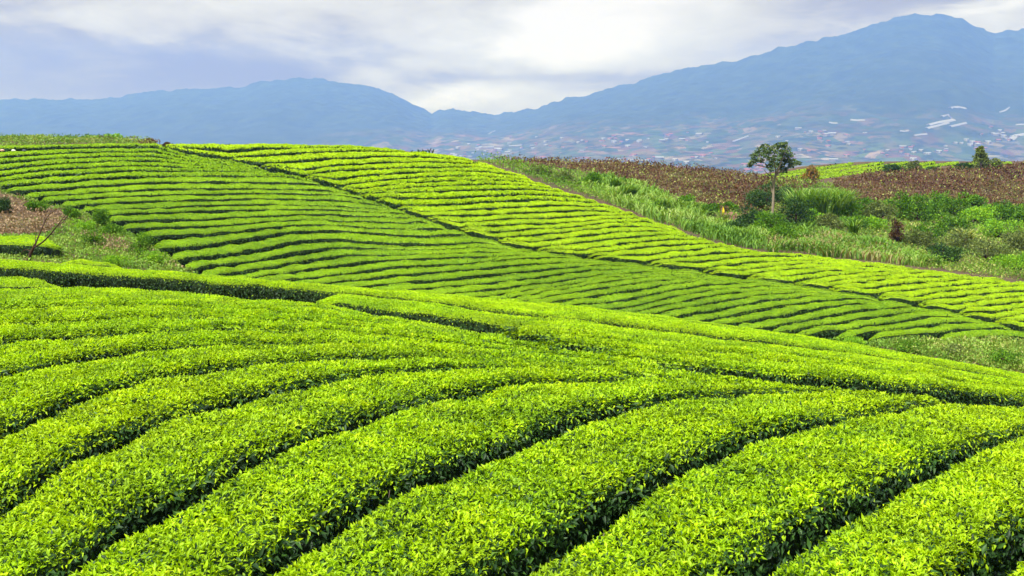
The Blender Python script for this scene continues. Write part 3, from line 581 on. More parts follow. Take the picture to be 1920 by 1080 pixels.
GH = [([(1738,242),(1762,236),(1778,232)], 7, 'brightest long white greenhouse strip low on the big mountain'), ([(1741,235),(1765,229),(1788,226)], 11, 'wide white greenhouse block above the brightest long strip'),
      ([(1766,219),(1778,216),(1786,225)], 7, 'short bent white greenhouse above the wide white block'), ([(1782,239),(1800,235),(1811,231)], 6, 'thin white greenhouse right of the brightest long strip'),
      ([(1782,203),(1796,201),(1810,204)], 8, 'white greenhouse patch highest on the slope'), ([(1874,212),(1884,208),(1892,204)], 4, 'thin slanting white greenhouse near the right edge'),
      ([(1555,231),(1563,232),(1570,232)], 5, 'small white greenhouse left of the pale field patches'), ([(1595,225),(1607,227),(1622,228)], 6, 'pale greenhouse row between the small one and the wide block'),
      ([(1688,247),(1696,247),(1703,247)], 4, 'small white greenhouse just below left of the long strip'), ([(1714,255),(1725,255),(1738,254)], 4, 'flat white greenhouse centred below the long strip'),
      ([(890,279),(905,277),(926,276)], 6, 'long low white greenhouse left of centre, above the ridge of brown scrub'), ([(955,274),(968,274),(980,273)], 4, 'short white greenhouse right of the long low one left of centre'),
      ([(1374,266),(1390,261),(1402,257)], 4, 'pale slanting greenhouse up left of the lone tree'), ([(1905,235),(1915,234),(1930,234)], 6, 'white greenhouse cut by the right edge of the view'),
      ([(1895,262),(1905,256),(1922,254)], 12, 'broad pale greenhouse block by the right edge of the view'), ([(916,252),(922,249),(928,246)], 4, 'thin white greenhouse at the foot of the saddle')]
for pts, wpx, lb in GH:
    P = [hit_far(*p) for p in pts]
    if any(p is None for p in P): continue
    P = np.array(P); T = nrm(np.gradient(P[:, :2], axis=0)); 
    mb = MB(); wd = wpx*1.7; N2 = np.c_[T[:, 1], -T[:, 0]]; N2[N2[:, 1] < 0] *= -1; ring = []
    for th in np.linspace(0, np.pi, 7):
        xy = P[:, :2]-N2*(math.cos(th)*wd/2); zz = [0]*len(P)
        for q in range(len(P)):
            pq = 960+F*xy[q, 0]/xy[q, 1]; ii = int(np.clip(round((pq-FX[0])/5), 0, len(FX)-1)); zz[q] = np.interp(xy[q, 1], FY, ZF[ii])+CZ
        ring.append(np.c_[xy, np.array(zz)+math.sin(th)*4-.5])
    ring = np.array(ring); b = mb.verts(ring); nn = len(P); i = np.arange(6)[:, None]*nn+np.arange(nn-1)[None]
    mb.quads(np.stack([i, i+1, i+nn+1, i+nn], -1)); mb.quads([[0, nn, 2*nn, 3*nn], [3*nn, 4*nn, 5*nn, 6*nn], [nn-1, 2*nn-1, 3*nn-1, 4*nn-1], [4*nn-1, 5*nn-1, 6*nn-1, 7*nn-1]])
    tag(mb.build('greenhouse', M_FILM, smooth=False), lb, 'greenhouse', 'white greenhouses on the far slope')
# ------------------------------------------------------------------ wild plants
def fol(name, cols, trans=.28): return leaf_mat(name, [(0, cols[0]), (.35, cols[1]), (.7, cols[2]), (1, cols[3])], trans, .55, .2)
M_BR = fol('dry_brown_fern', [(.05, .022, .013), (.105, .05, .028), (.18, .10, .055), (.15, .19, .05)], .15)
M_BR2 = fol('pale_dry_scrub', [(.16, .10, .05), (.27, .18, .10), (.36, .26, .16), (.16, .28, .05)], .15)
M_GR = fol('meadow_green', [(.06, .14, .02), (.12, .26, .03), (.22, .38, .05), (.36, .46, .10)])
M_GR2 = fol('yellow_green_grass', [(.14, .22, .04), (.26, .36, .06), (.40, .46, .12), (.52, .50, .20)])
M_TALL = fol('tall_grass_blade', [(.06, .15, .015), (.12, .26, .028), (.21, .37, .05), (.34, .46, .13)], .35)
M_TAN = fol('tan_grass_blade', [(.14, .18, .05), (.24, .26, .09), (.34, .26, .12), (.28, .40, .14)], .3)
M_SH = [fol('shrub_leaf', [(.025, .08, .008), (.07, .19, .012), (.15, .33, .015), (.27, .50, .02)]), fol('dark_shrub_leaf', [(.012, .035, .012), (.03, .08, .02), (.06, .14, .03), (.11, .22, .05)]),
        fol('olive_shrub_leaf', [(.06, .09, .025), (.12, .17, .045), (.20, .27, .07), (.30, .36, .10)]), fol('red_brown_shrub_leaf', [(.04, .02, .012), (.09, .048, .025), (.15, .085, .04), (.20, .16, .06)]),
        fol('orange_tip_leaf', [(.08, .12, .02), (.20, .18, .03), (.42, .22, .05), (.58, .32, .08)]), fol('bright_shrub_leaf', [(.10, .26, .02), (.18, .42, .02), (.30, .56, .025), (.42, .64, .03)])]
M_TREE = fol('tree_leaf', [(.03, .07, .02), (.07, .13, .035), (.13, .20, .06), (.22, .29, .12)], .25)
M_BARK = surf_mat('tree_bark', lambda t, p: t.mix(t.noise(p, 6, 5, .7), (.12, .09, .06), (.42, .36, .28)), bump=(18, .6, .02))
M_DEAD = surf_mat('dead_wood', lambda t, p: t.mix(t.noise(p, 14), (.03, .018, .013), (.08, .045, .03)))
def at(px, py, y0=None):
    Y = float(hit([px], np.array([py], float), None if y0 is None else [y0])[0])
    if Y != Y:
        q = colprof([px])[0]; q = np.where(GY > (y0 or 3), q, 1e9); Y = float(GY[q.argmin()]); print('AT', px, py, round(Y, 1), round(float(q.min()), 1))
    return np.array([(px-960)/F*Y, Y, float(ground((px-960)/F*Y, Y))])
def cover(name, polys, n, size, hgt, mat, kind='stuff', el=(15, 85), up=.5, y0=None, kblade=False, label=None, excl=(), lumpy=0, clump=0):
    """loose low growth over a stretch of land"""
    mb = MB()
    for poly in polys:
        p = np.array(poly); lo, hi = p.min(0), p.max(0); m = int(n*4)
        x = RNG.uniform(lo[0], hi[0], m); y = RNG.uniform(lo[1], hi[1], m); k = inpoly(x, y, poly)
        for e in excl: k &= ~inpoly(x, y, e)
        x, y = x[k][:n], y[k][:n]; Y = hit(x, y, None if y0 is None else np.interp(x, GX, y0)); k = ~np.isnan(Y); x, Y = x[k], Y[k]; X = (x-960)/F*Y; 
        if clump: k = vn(X*1.5, Y*.9, 99)+RNG.uniform(-.12, .12, len(X)) > clump; X, Y = X[k], Y[k]
        q = len(X); g = ground(X, Y); lum = np.clip(fbm(X*1.1, Y*.6, 3, 77)*1.5-.4, 0, 1)*lumpy; tip = RNG.uniform(0, 1, q)
        s = np.maximum(size, Y*.0012)*RNG.uniform(.7, 1.5, q)
        h = (hgt*(1-lumpy)+hgt*2*lum)*tip if lumpy else hgt*tip
        tint = np.clip(RNG.beta(2, 2, q)*.45+vn(X*.35, Y*.25, 13)*.55+vn(X*1.7, Y*1.0, 14)*.45-.15, 0, 1)
        D = rdir(q, *el); 
        if kblade: blades(mb, np.c_[X, Y, g], hgt*RNG.uniform(.6, 1.2, q)*(.6+.7*vn(X*.5, Y*.4, 3)), np.maximum(.012, Y*.00055), tint)
        else: leaves(mb, np.c_[X, Y, g+h-.03], D, rdir(q, 0, 80), s*1.3, s*.8, 0, tint, False)
    o = mb.build(name, mat); tag(o, label, None, None, kind); return o
def blades(mb, P, L, W, tint, lean=None, mat=0, spread=.55):
    n = len(P); a = RNG.uniform(0, 2*np.pi, n); d = np.c_[np.cos(a), np.sin(a)]*spread
    if lean is not None: d = d*.5+np.asarray(lean)
    L = np.asarray(L)*np.ones(n); W = np.asarray(W)*np.ones(n); s = np.c_[-d[:, 1], d[:, 0]]; s = np.c_[nrm(s+1e-6), np.zeros(n)]; V = []
    for t, wf in ((0, .8), (.4, 1.0), (.75, .7), (1, .06)):
        c = P+np.c_[d*(L*t**1.8)[:, None], L*(t-.38*t**3)]; V += [c-s*(W*wf)[:, None], c+s*(W*wf)[:, None]]
    b = mb.verts(np.stack(V, 1)); i = b+np.arange(n)[:, None]*8
    for k in (0, 2, 4): mb.quads(i+np.array([[k, k+1, k+3, k+2]]), mat, tint)
def shrub(px, pb, wpx, hpx, mat, label, name='shrub', cat='shrub', group=None, n=1300, lobes=9, y0=None, upright=0, lift=0, leaf=1.0):
    c = at(px, pb, y0); Y = c[1]; w = wpx/F*Y; h = hpx/F*Y; mb = MB(); s = max(.035, Y*.00135)*leaf
    tube(mb, [c+[0, 0, -.1], c+[.03, 0, h*.5]], [w*.03+.02, w*.015+.01], 1, 5)
    for k in range(lobes):
        a = RNG.uniform(0, 6.28); rr_ = RNG.uniform(0, .62)**.7; lc = c+np.array([math.cos(a)*rr_*w/2, math.sin(a)*rr_*w/2, h*(RNG.uniform(.22, .72)*(1-.4*rr_))+lift])
        rad = np.array([w*RNG.uniform(.17, .27), w*RNG.uniform(.17, .27), h*RNG.uniform(.18, .30)]); rad[2] = max(rad[2], rad[0]*.6)
        tube(mb, [c+[0, 0, h*.1], (c+lc)/2+RNG.normal(0, .03, 3), lc], [w*.018+.008, w*.012+.006, .006], 1, 4)
        q = n//lobes; d = rdir(q, -90, 90); d[:, 2] = RNG.uniform(-1, 1, q); d = nrm(d); P = lc+d*rad*(RNG.uniform(.15, 1, q)**.45)[:, None]*(1+.25*(vn(d[:, 0]*3+k, d[:, 1]*3, 8)-.5))[:, None]
        ok = P[:, 2] > c[2]-.02; P, d = P[ok], d[ok]; q = len(P)
        if q: leaves(mb, P, nrm(d+rdir(q, -30, 80)*.9+[0, 0, upright]), nrm(d+rdir(q, 0, 90)), s*RNG.uniform(.8, 1.7, q), s*RNG.uniform(.6, 1.0, q), 0, RNG.beta(2, 2.2, q)+RNG.uniform(-.12, .12), False)
    o = mb.build(name, [mat, M_DEAD], origin=c); tag(o, label, cat, group); return o
def tuft(px, pb, hpx, label, n=150, mat=None, wpx=None, name='grass_clump', lean=None, y0=None, group=None, spread=.6):
    c = at(px, pb, y0); Y = c[1]; h = hpx/F*Y*1.25; r = (wpx or hpx*.5)/F*Y*.28; mb = MB(); a = RNG.uniform(0, 6.28, n); q = r*np.sqrt(RNG.uniform(0, 1, n))
    P = np.c_[c[0]+np.cos(a)*q, c[1]+np.sin(a)*q, np.full(n, c[2]-.03)]
    blades(mb, P, h*RNG.uniform(.55, 1.15, n), max(.012, Y*.0005), RNG.beta(2, 2, n), lean, spread=spread)
    o = mb.build(name, mat or M_TALL, origin=c); tag(o, label, 'grass', group); return o
BROWN1 = [(905,297),(1000,298),(1100,302),(1200,307),(1300,316),(1400,326),(1440,334),(1540,345),(1480,372),(1440,400),(1395,420),(1350,402),(1290,378),(1220,352),(1140,332),(1060,318),(960,308)]
BROWN2 = [(1560,340),(1632,325),(1700,321),(1800,318),(1870,312),(1925,308),(2200,306),(2200,400),(1920,392),(1830,388),(1750,372),(1690,380),(1610,385),(1570,360)]
RV = [(x, y+3) for x, y in RIDGE if 880 < x < 2190]+[(2200, 400), (1920, 392), (1830, 388), (1750, 372), (1610, 385), (1560, 345), (1440, 335), (1390, 420), (1290, 378), (1140, 330), (960, 305)]
BANK = [(1352,408),(1368,400),(1392,402),(1400,412),(1388,420),(1360,416)]
cover('dry_scrub', [BROWN1], 24000, .085, .46, M_BR, lumpy=.85, clump=.22, excl=(BANK,))
cover('dry_scrub', [BROWN2], 36000, .085, .46, M_BR, lumpy=.85, clump=.22)
cover('low_green_growth', [BROWN1, BROWN2], 2600, .09, .40, M_GR2, lumpy=.5)
cover('undergrowth', [[(x, y-4) for x, y in RV[:RV.index((2200, 400))]]+RV[RV.index((2200, 400)):]], 70000, .07, .34, M_GR, lumpy=.6, y0=SKY_Y*1.01, excl=(BANK,))
cover('undergrowth', [[(1560,420),(2200,420),(2200,620),(1914,540),(1726,508),(1600,490)]], 14000, .07, .40, M_GR2, lumpy=.4, y0=SKY_Y*1.02)
TG = [(1090,355),(1110,325),(1170,335),(1240,362),(1310,388),(1370,410),(1420,430),(1500,432),(1560,440),(1640,452),(1700,480),(1740,502),(1623,492),(1539,485),(1410,472),(1319,452),(1276,434),(1201,408),(1140,380)]
edge = [(x, y+1) for x, y in RIDGE if 870 < x < 2190]; rm = lambda x: 14 if x < 1150 else 9
cover('edge_growth', [edge+[(x, y-rm(x)) for x, y in edge[::-1]]], 34000, .06, .85, M_SH[0], lumpy=.35, y0=SKY_Y*.995)
cover('tall_grass', [TG], 15000, .1, .85, M_TALL, kblade=True, y0=SKY_Y*1.03, clump=.45)
cover('tall_grass', [[(1440,455),(1560,445),(1680,478),(1700,498),(1600,490),(1500,480),(1440,475)]], 2200, .1, .75, M_TAN, kblade=True, y0=SKY_Y*1.03)
# left hollow
LS = [(-250,330),(-5,349),(20,362),(65,376),(110,387),(145,394),(180,406),(205,419),(238,432),(262,444),(285,464),(318,482),(350,508),(400,524),(300,512),(150,500),(0,492),(-250,488)]
BRL = [(-250,350),(0,362),(40,376),(90,392),(130,402),(118,425),(85,440),(20,442),(-250,440)]
y0L = np.interp(GX, GX, YC)*1.12
cover('undergrowth', [LS], 24000, .045, .17, M_GR, lumpy=.6, y0=y0L, excl=(BRL,))
cover('dry_scrub', [BRL], 9000, .05, .22, M_BR2, lumpy=.5, y0=y0L)
cover('dry_scrub', [[(250,455),(300,478),(350,508),(390,522),(330,510),(270,480)], [(150,440),(230,455),(260,480),(180,470)]], 900, .045, .2, M_BR2, y0=y0L)
# foot of the far slope
cover('undergrowth', [[(1380,612),(1640,632),(1760,632),(1960,632),(2200,660),(2200,770),(1920,705),(1650,657),(1400,620)]], 30000, .04, .25, M_GR, lumpy=.6, y0=YV*.98)
cover('undergrowth', [[(1640,640),(1960,640),(2200,670),(2200,770),(1920,705),(1700,667)]], 5000, .04, .25, M_GR2, lumpy=.7, y0=YV*.98)
cover('undergrowth', [[(780,553),(870,560),(1000,570),(1150,588),(1280,602),(1380,612),(1400,620),(1100,584),(850,562)]], 7000, .05, .30, M_SH[2], lumpy=.5, y0=YV*.98)
# grass and shrubs along the skyline at the left
cover('meadow_grass', [[(-250,260.5),(0,260.5),(150,261),(260,263),(350,265),(350,270),(150,269),(0,269),(-250,269)]], 40000, .08, .30, M_GR2, y0=SKY_Y*1.03)
cover('meadow_grass', [[(-250,262),(0,262),(300,264),(360,267),(360,273),(0,273),(-250,273)]], 26000, .07, .55, M_GR, lumpy=.3, y0=SKY_Y*.985)
cover('dry_scrub', [[(185,264),(250,263),(320,266),(335,270),(190,272)]], 2500, .1, .45, M_BR, y0=SKY_Y*1.03, lumpy=.5)
for px, pb, wpx, hpx, mi, lb in [(165,268,36,9,0,'low green bush, leftmost of the bushes on the left skyline'), (190,268,36,11,0,'green bush second from the left on the left skyline'), (216,269,36,15,5,'tallest green bush on the left skyline beside brown scrub'),
    (282,270,16,7,3,'small brown bush on the left skyline right of the green bushes'), (312,271,12,8,3,'tiny dark brown bush at the right end of the skyline scrub')]:
    shrub(px, pb-3, wpx, hpx*1.5, M_SH[mi], lb, n=700, y0=float(np.interp(px, GX, YR))*1.03)
# right hollow
SR = [(1425,392,60,46,1,'dark bush close behind the trunk of the lone tree'),(1470,382,40,34,1,'dark bush just right of the lone tree trunk'),(1408,428,50,36,1,'dark green shrub at the left foot of the lone tree'),(1444,444,58,44,0,'green shrub right at the foot of the lone tree'),(1492,424,62,46,1,'wide dark shrub right of the foot of the lone tree'),
 (1382,438,40,26,1,'dark leafy shrub in front of the bare soil bank'),(1365,395,30,18,0,'small green shrub above the bare soil bank'),(1522,424,48,28,5,'rounded bright shrub in front of the big grass clump'),(1557,430,46,28,2,'olive shrub right of the rounded bright shrub'),(1580,408,54,26,0,'green shrub at the right foot of the big grass clump'),
 (1618,400,46,28,0,'green shrub between the big grass clump and the dark thicket'),(1645,412,48,30,2,'dull olive shrub at the left end of the dark thicket'),(1688,410,44,42,0,'left bush of the dense green thicket'),(1720,413,44,44,0,'middle bush of the dense green thicket'),(1752,409,38,42,0,'right bush of the dense green thicket'),
 (1784,402,46,46,0,'tall pointed bush beside the dense thicket'),(1790,436,54,40,0,'dense green bush below the tall pointed bush'),(1832,388,36,20,0,'small dark bush at the edge of the brown field'),(1842,420,56,32,5,'bright shrub right of the tall pointed bush'),(1884,412,60,30,0,'green shrub near the right edge under the brown field'),
 (1922,420,50,34,0,'green shrub cut by the right edge under the brown field'),(1876,448,60,36,5,'bright shrub near the right edge, middle of the hollow'),(1920,470,56,38,2,'olive shrub cut by the right edge, middle of the hollow'),(1640,430,40,24,5,'small bright shrub left of the dried brown plant'),(1600,428,44,24,0,'low green shrub between spiky grass and dried brown plant'),
 (1722,462,44,30,2,'olive shrub just right of the dried brown plant'),(1748,450,50,32,0,'green shrub beneath the dense thicket'),(1810,472,60,40,2,'broad olive shrub beneath the dense green bush'),(1850,492,70,40,2,'broad dull shrub in the lower right of the hollow'),(1768,488,46,32,1,'dark shrub above the pale grass clump'),
 (1905,508,56,30,5,'yellow-green shrub lowest at the right edge of the hollow'),(1548,404,30,12,0,'green shrub inside the front of the big grass clump'),(1476,456,52,34,0,'low green shrub below the foot of the lone tree'),(1290,386,30,20,0,'bushy plant amid tall grass along the field edge'),(1335,402,30,20,0,'second bushy plant amid tall grass, nearer the yellow flag'),
 (1060,340,40,16,2,'low shrub where the tea slope meets the brown ridge'),(1010,326,44,12,2,'low sprawling shrub at the top of the tea slope edge'),(1115,352,44,22,0,'green shrub at the upper end of the tall grass')]
for px, pb, wpx, hpx, mi, lb in SR: shrub(px, pb+3, wpx*1.35, hpx*1.4, M_SH[mi], lb, n=2200 if wpx > 40 else 1300, y0=float(np.interp(px, GX, YR))*1.03, group='shrubs of the right hollow', upright=.3)
shrub(1681, 460, 26, 58, M_SH[3], 'dried dark brown upright plant standing alone in the hollow', 'dried_plant', 'plant', n=1300, lobes=11, y0=52)
for px, pb, wpx, hpx, mi, lb in [(905,566,60,12,2,'low olive bush in the furrow under the far slope, leftmost'),(1000,578,60,14,1,'low dark bush in the furrow, second from the left'),(1120,594,70,16,2,'low olive bush in the furrow, third from the left'),(1240,607,60,18,1,'dark bush at the row ends under the middle of the far slope'),
    (1330,618,60,16,1,'dark bush in the furrow just before the reddish bare patch'),(1530,640,60,14,0,'green bush at the lower row ends left of the weedy hollow'),(1600,648,50,12,5,'bright weed clump at the lower row ends'),(1700,662,60,16,0,'green weed clump in the weedy strip at the lower right'),(1790,674,70,20,2,'olive weed clump in the middle of the weedy strip'),(1880,690,80,24,0,'broad green weed clump near the right edge of the weedy strip')]:
    shrub(px, pb, wpx*1.2, hpx*1.4, M_SH[mi], lb, n=1500, y0=float(np.interp(px, GX, YV))*.98, group='bushes in the furrow under the far slope', leaf=.9)
shrub(1813, 386, 15, 26, M_SH[3], 'small purple-brown bush in the brown field near the right', 'shrub', 'shrub', n=500, lobes=5, y0=70)
shrub(1520, 338, 30, 32, M_SH[4], 'round little tree with orange tips right of the lone tree', 'small_tree', 'tree', n=1300, lobes=10, y0=80)
shrub(1715, 320, 28, 20, M_SH[2], 'rounded dark bush on the skyline of the distant mound', 'shrub', 'bush', n=1100, y0=110)
shrub(1676, 323, 46, 14, M_SH[1], 'low dark bush left of the rounded one on the distant mound', 'shrub', 'bush', n=900, y0=110)
shrub(1746, 321, 22, 8, M_SH[1], 'tiny dark bush right of the rounded one on the distant mound', 'shrub', 'bush', n=400, y0=110)
shrub(1808, 318, 34, 12, M_SH[1], 'low dark bush left of the small conical tree', 'shrub', 'bush', n=700, y0=110)
shrub(1850, 316, 52, 24, M_SH[2], 'broad bush at the foot of the small conical tree', 'shrub', 'bush', n=1300, y0=110)
for px, pb, h, lb, kw in [(1540, 404, 60, 'huge bright green grass clump right of the lone tree', dict(n=1100, wpx=210)), (1505, 402, 40, 'green grass clump at the left side of the huge one', dict(n=380, wpx=90)), (1568, 404, 44, 'green grass clump at the right side of the huge one', dict(n=380, wpx=80)),
    (1600, 446, 44, 'spiky pale grass clump in the middle of the hollow', dict(n=90)), (1745, 499, 26, 'pale grey-green grass clump at the tea field edge', dict(n=200, wpx=50)), (1812, 462, 40, 'fountain shaped grass clump lower right of the hollow', dict(n=160, mat=M_GR2)),
    (1175, 376, 36, 'tall pale grass clump leaning over the tea field edge', dict(n=260, wpx=50, lean=(.35, -.1))), (1150, 362, 34, 'tall grass clump at the upper end of the field edge', dict(n=240, wpx=45, lean=(.25, -.1))), (1240, 400, 34, 'tall grass clump halfway down the field edge', dict(n=240, wpx=50, lean=(.2, 0)))]:
    tuft(px, pb, h, lb, y0=float(np.interp(px, GX, YR))*1.03, group='grass clumps of the hollow', **kw)
# left hollow plants
for px, pb, wpx, hpx, mi, lb in [(193,424,36,32,0,'round dark green shrub right of the dry brown patch'), (262,480,52,44,0,'round green shrub close to the tea row ends'), (175,462,48,32,0,'spreading green shrub in the middle of the left hollow'), (292,496,50,24,5,'low bright shrub by the near hedge crest'),
    (8,396,34,24,1,'dark shrub at the left edge above the dry brown patch'), (70,394,40,16,0,'low shrub along the upper edge of the dry brown patch'), (132,408,30,18,0,'small shrub between dry patch and tea row ends'), (215,442,44,22,0,'green shrub between the two round shrubs'), (150,430,44,22,5,'bright low shrub right of the bare tree tips'), (225,500,60,18,5,'wide low bright shrub just over the crest hedge')]:
    shrub(px, pb+2, wpx*1.2, hpx*1.3, M_SH[mi], lb, n=1900, y0=float(np.interp(px, GX, YC))*1.12, group='shrubs of the left hollow', upright=.2, leaf=.8)
xs = np.linspace(-230, 112, 24); fr_ = (xs-960)/F
hedge('tea_hedge', np.c_[fr_*28.6, np.full(24, 28.6)], np.c_[fr_*26.0, np.full(24, 26.0)], [M_CORE, M_YOUNG, M_OLD], 'short dark flanked tea hedge at the left edge behind the crest, beside the bare tree', None, gap=.05, H=.85, oldmix=.1)
o = [q for q in COL.objects if q.name.startswith('tea_hedge')][-1]; o.location.z += .36
xs = np.linspace(118, 235, 12); fr_ = (xs-960)/F
hedge('tea_hedge', np.c_[fr_*25.2, np.full(12, 25.2)], np.c_[fr_*24.0, np.full(12, 24.0)], [M_CORE, M_YOUNG, M_OLD], 'low bright tea strip continuing from the dark flanked hedge, just over the crest', None, gap=.05, H=.5, oldmix=.05)
o = [q for q in COL.objects if q.name.startswith('tea_hedge')][-1]; o.location.z += .12
# ------------------------------------------------------------------ trees
def px3(px, py, Y): return np.array([(px-960)/F*Y, Y, CZ-(py-HZ)*Y/F])
def limb(parent, name, pts, rads, mat, org, k=7):
    mb = MB(); p = np.array(pts, float); t = np.linspace(0, 1, len(p)); tt = np.linspace(0, 1, (len(p)-1)*3+1)
    P = np.stack([pchip(t, p[:, i], tt) for i in range(3)], 1); tube(mb, P, np.interp(tt, t, rads), 0, k)
    o = mb.build(name, [mat], parent=parent, smooth=True, origin=None); o.location = tuple(-np.array(org)); return o
base = at(1449, 432, 55); YT = base[1]; t0 = bpy.data.objects.new('lone_tree', None); COL.objects.link(t0); t0.location = base
tag(t0, 'lone flat-topped tree with slender pale trunk rising above the hollow', 'tree')
tp = lambda x, y, dy=0: px3(x, y, YT+dy)
limb(t0, 'trunk', [base-[0, 0, .1], tp(1449, 400), tp(1450, 372), tp(1451, 345), tp(1455, 322)], [.10, .09, .08, .07, .05], M_BARK, base)
BRs = [[(1451,352,0),(1446,330,.2),(1440,312,.4),(1425,298,.5)],[(1453,335,0),(1462,312,-.3),(1470,290,-.4),(1476,276,-.3)],[(1455,324,0),(1452,305,-.5),(1449,285,-.8)],[(1454,330,0),(1470,318,.4),(1488,308,.6),(1499,306,.6)],
       [(1440,314,.4),(1422,310,.1),(1406,308,-.2)],[(1446,330,.2),(1438,325,-.4),(1432,318,-.8)],[(1455,324,0),(1464,304,.8),(1468,288,1.1)],[(1455,326,0),(1464,322,-.5),(1471,318,-.7)]]
for bq in BRs: limb(t0, 'branch', [tp(*q) for q in bq], list(np.linspace(.05, .012, len(bq))), M_BARK, base, 5)
limb(t0, 'branch', [tp(1450, 366), tp(1447, 358), tp(1445, 348)], [.05, .045, .03], M_BARK, base, 5)
mb = MB()
CR = [(1406,309,6),(1413,302,8),(1412,293,7),(1421,288,10),(1428,280,10),(1436,275,9),(1437,290,11),(1426,300,8),(1446,284,11),(1455,276,10),(1462,272,9),(1470,271,8),(1474,280,10),(1464,286,11),(1455,296,11),(1446,300,9),(1470,294,11),(1480,290,9),(1466,304,10),(1478,302,9),(1488,303,8),(1496,306,6),(1484,311,6),(1468,316,9),(1470,322,6),(1450,308,9),(1442,312,6),(1447,318,4),(1458,311,8)]
for x, y, r in CR:
    dy = RNG.uniform(-1.1, 1.1); c = tp(x, y, dy); rad = np.array([r, r*1.1, r*.42])*.85/F*YT
    q = int(11*r); d = nrm(RNG.normal(0, 1, (q, 3))); P = c+d*rad*(RNG.uniform(0, 1, q)**.4)[:, None]
    leaves(mb, P, nrm(d+rdir(q, -30, 40)), rdir(q, 30, 90), .15*RNG.uniform(.7, 1.4, q), .085, 0, RNG.beta(2, 2, q), False)
cr = mb.build('crown', [M_TREE], parent=t0); cr.location = tuple(-base)
b2 = at(1839, 318, 110); Y2 = b2[1]; t2 = bpy.data.objects.new('conical_tree', None); COL.objects.link(t2); t2.location = b2; tag(t2, 'small conical tree rising from a bush on the right skyline', 'tree')
limb(t2, 'trunk', [b2-[0, 0, .1], px3(1839, 300, Y2), px3(1839, 282, Y2)], [.14, .09, .03], M_BARK, b2)
mb = MB()
for k in range(26):
    f = k/25; y = 278+f*24; hw = 1+15*f**.9; x = 1839+RNG.uniform(-1, 1)*hw; r = 3.6+2.2*f; c = px3(x, y, Y2+RNG.uniform(-1, 1)*hw/F*Y2); q = 70
    d = nrm(RNG.normal(0, 1, (q, 3))); P = c+d*np.array([r, r, r*.6])/F*Y2*(RNG.uniform(0, 1, q)**.4)[:, None]
    leaves(mb, P, nrm(d+rdir(q, -10, 40)), rdir(q, 30, 90), .22*RNG.uniform(.7, 1.4, q), .14, 0, RNG.beta(2, 2, q), False)
cr = mb.build('crown', [M_SH[2]], parent=t2); cr.location = tuple(-b2)
# bare tree beside the left hedge
b3 = at(52, 489, 21.9); Y3 = 24.2; b3 = px3(52, 494, Y3); b3[2] = float(ground(b3[0], b3[1])); t3 = bpy.data.objects.new('bare_tree', None); COL.objects.link(t3); t3.location = b3
tag(t3, 'leafless dark sapling with forked branches beside the left hedge', 'tree'); dp = lambda x, y, dy=0: px3(x, y, Y3+dy)
limb(t3, 'trunk', [b3-[0, 0, .1], dp(56, 478), dp(61, 468), dp(66, 458)], [.055, .04, .03, .024], M_DEAD, b3)
for bq, r in [([(66,458,0),(71,446,.1),(78,430,.2),(84,416,.3),(92,403,.3),(104,394,.3)], .018), ([(63,465,0),(80,454,-.1),(94,440,-.2),(106,425,-.3),(116,412,-.3),(122,404,-.3)], .018), ([(106,425,-.3),(114,420,-.3),(124,409,-.3),(133,392,-.4)], .008), ([(67,456,0),(66,445,.2),(68,434,.3),(66,418,.3)], .008),
        ([(84,416,.3),(84,406,.4),(88,396,.5)], .006), ([(116,412,-.3),(128,410,-.5),(139,414,-.6)], .006), ([(94,440,-.2),(108,438,-.1),(118,432,0)], .006), ([(104,394,.3),(114,391,.3),(124,392,.2)], .006), ([(58,472,0),(50,468,.2),(40,474,.3),(30,486,.3)], .010)]:
    limb(t3, 'branch', [dp(*q) for q in bq], list(np.linspace(r*1.2, .006, len(bq))), M_DEAD, b3, 5)
# young upright plants on the ridge
mb = MB(); bp = at(783, 285, 62); pl = []
for k, (px, hp) in enumerate([(772, 5), (785, 7), (790, 6), (794, 8), (799, 7), (805, 9), (811, 9)]):
    c = at(px, 285.5+(px-772)*.05, 60); c[2] = float(surf(c[0], c[1])); h = hp/F*c[1]*2.0; mb = MB(); n = 9
    blades(mb, np.tile(c-[0, 0, .1], (n, 1)), h*RNG.uniform(.6, 1.2, n), .035, RNG.uniform(0, .5, n), spread=.35)
    tag(mb.build('young_plant', M_SH[1], origin=c), 'small dark upright plant sticking up on the tea ridge', 'plant', 'upright plants on the ridge')
# ------------------------------------------------------------------ soil bank, flag, sacks
mb = MB(); c = at(1376, 414, 62); n = 26; g_ = np.linspace(-1, 1, n); GXx, GYy = np.meshgrid(g_, g_, indexing='ij')
hh = np.clip(1-GXx**2-GYy**2, 0, 1)*(.30+.25*fbm(GXx*3, GYy*3, 3, 2)); xx = c[0]+GXx*1.0; yy = c[1]+GYy*2.2
b = mb.verts(np.stack([xx, yy, ground(xx, yy)+hh+.03], -1)); i = np.arange(n-1)[:, None]*n+np.arange(n-1)[None]; mb.quads(np.stack([i, i+n, i+n+1, i+1], -1))
tag(mb.build('soil_bank', surf_mat('bare_red_soil', lambda t, p: t.mix(t.noise(p, 5, 6, .7), (.12, .06, .04), (.26, .155, .10)), bump=(9, .8, .1)), smooth=True), kind='structure')
fb = at(1352, 409, 62); Yq = fb[1]; fl = bpy.data.objects.new('flag', None); COL.objects.link(fl); fl.location = fb; tag(fl, 'small yellow flag on a stick beside the bare soil bank', 'flag')
limb(fl, 'pole', [fb-[0, 0, .1], fb+[0, 0, .35], fb+[.12, 0, .78]], [.02, .018, .012], M_BARK, fb, 6)
mb = MB(); n = 8; tq = np.linspace(0, 1, n); top = fb+[.10, 0, .76]; V = []
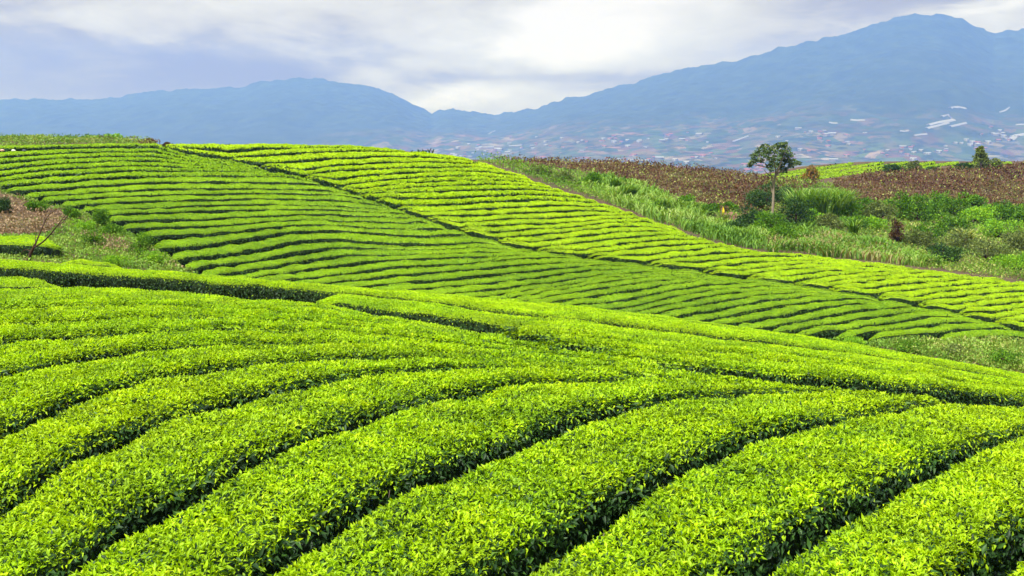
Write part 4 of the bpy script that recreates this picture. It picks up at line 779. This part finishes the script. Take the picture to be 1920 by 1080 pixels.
for j, wv in enumerate((0, 1)):
    V.append(np.c_[top[0]+tq*(-.02)+wv*(.05+.16*tq*(1-.4*tq)), top[1]+.05*np.sin(tq*5+wv*2), top[2]-tq*.52])
V2 = [v+[0, .015, 0] for v in V]; b = mb.verts(np.stack(V+V2)); i = np.arange(n-1)
mb.quads(np.stack([i, i+n, i+n+1, i+1], -1)); mb.quads(np.stack([i+2*n, i+2*n+1, i+3*n+1, i+3*n], -1)); mb.quads(np.stack([i, i+1, i+2*n+1, i+2*n], -1)); mb.quads(np.stack([i+n, i+3*n, i+3*n+1, i+n+1], -1))
ck = mb.build('cloth', [paint('yellow_cloth', (.85, .62, .02))], parent=fl); ck.location = tuple(-fb)
for px, py, colr, lb in [(4, 285, (.80, .48, .36), 'small pale orange sack lying on the tea at the far left edge'), (25, 285.5, (.82, .84, .70), 'tiny cream sack between the orange and dark ones on the upper left tea'), (45, 285.5, (.10, .12, .14), 'small dark sack lying on the upper left tea')]:
    c = at(px, py, 60); c[2] = float(surf(c[0], c[1]))+.02; mb = MB(); th = np.linspace(0, np.pi, 11); ph = np.linspace(0, 2*np.pi, 15)[:-1]; V = []
    for q in th:
        r = math.sin(q)**.7*.085*(1 if q < 2.3 else .75); x = -math.cos(q)*.12+(.03 if q > 2.7 else 0)
        V.append(np.c_[np.full(14, x), np.cos(ph)*r*1.1, np.abs(np.sin(ph))*0+np.sin(ph)*r*.95+.09+.008*np.sin(ph*4+q*3)])
    b = mb.verts(np.stack(V)+c); i = np.arange(10)[:, None]*14+np.arange(14)[None]; j = np.arange(10)[:, None]*14+(np.arange(14)[None]+1) % 14
    mb.quads(np.stack([i, j, j+14, i+14], -1)); tag(mb.build('sack', paint('sack_cloth_'+lb.split()[1 if 'cream' in lb or 'dark' in lb else 2], colr), smooth=True, origin=c), lb, 'sack')
# ------------------------------------------------------------------ haze
mb = MB(); x0, x1, y0_, y1, zz0, zz1 = -10500, 10500, -60, 7400, float((ZF.min()+CZ)-1), float(ZF.max()+CZ+40)
b = mb.verts([[x0,y0_,zz0],[x1,y0_,zz0],[x1,y1,zz0],[x0,y1,zz0],[x0,y0_,zz1],[x1,y0_,zz1],[x1,y1,zz1],[x0,y1,zz1]])
mb.quads([[3,2,1,0],[4,5,6,7],[0,1,5,4],[1,2,6,5],[2,3,7,6],[3,0,4,7]])
hm = bpy.data.materials.new('pale_blue_air'); hm.use_nodes = True; t = NT(hm.node_tree)
pv = t.add('ShaderNodeVolumePrincipled'); pv.inputs['Color'].default_value = (.145, .295, 1.0, 1); pv.inputs['Absorption Color'].default_value = (1, 1, 1, 1); pv.inputs['Density'].default_value = 2.1e-4; pv.inputs['Anisotropy'].default_value = 0.0
o_ = t.add('ShaderNodeOutputMaterial'); t.t.links.new(pv.outputs[0], o_.inputs['Volume'])
tag(mb.build('haze', hm), kind='stuff')
print('TOTAL', len(COL.objects))
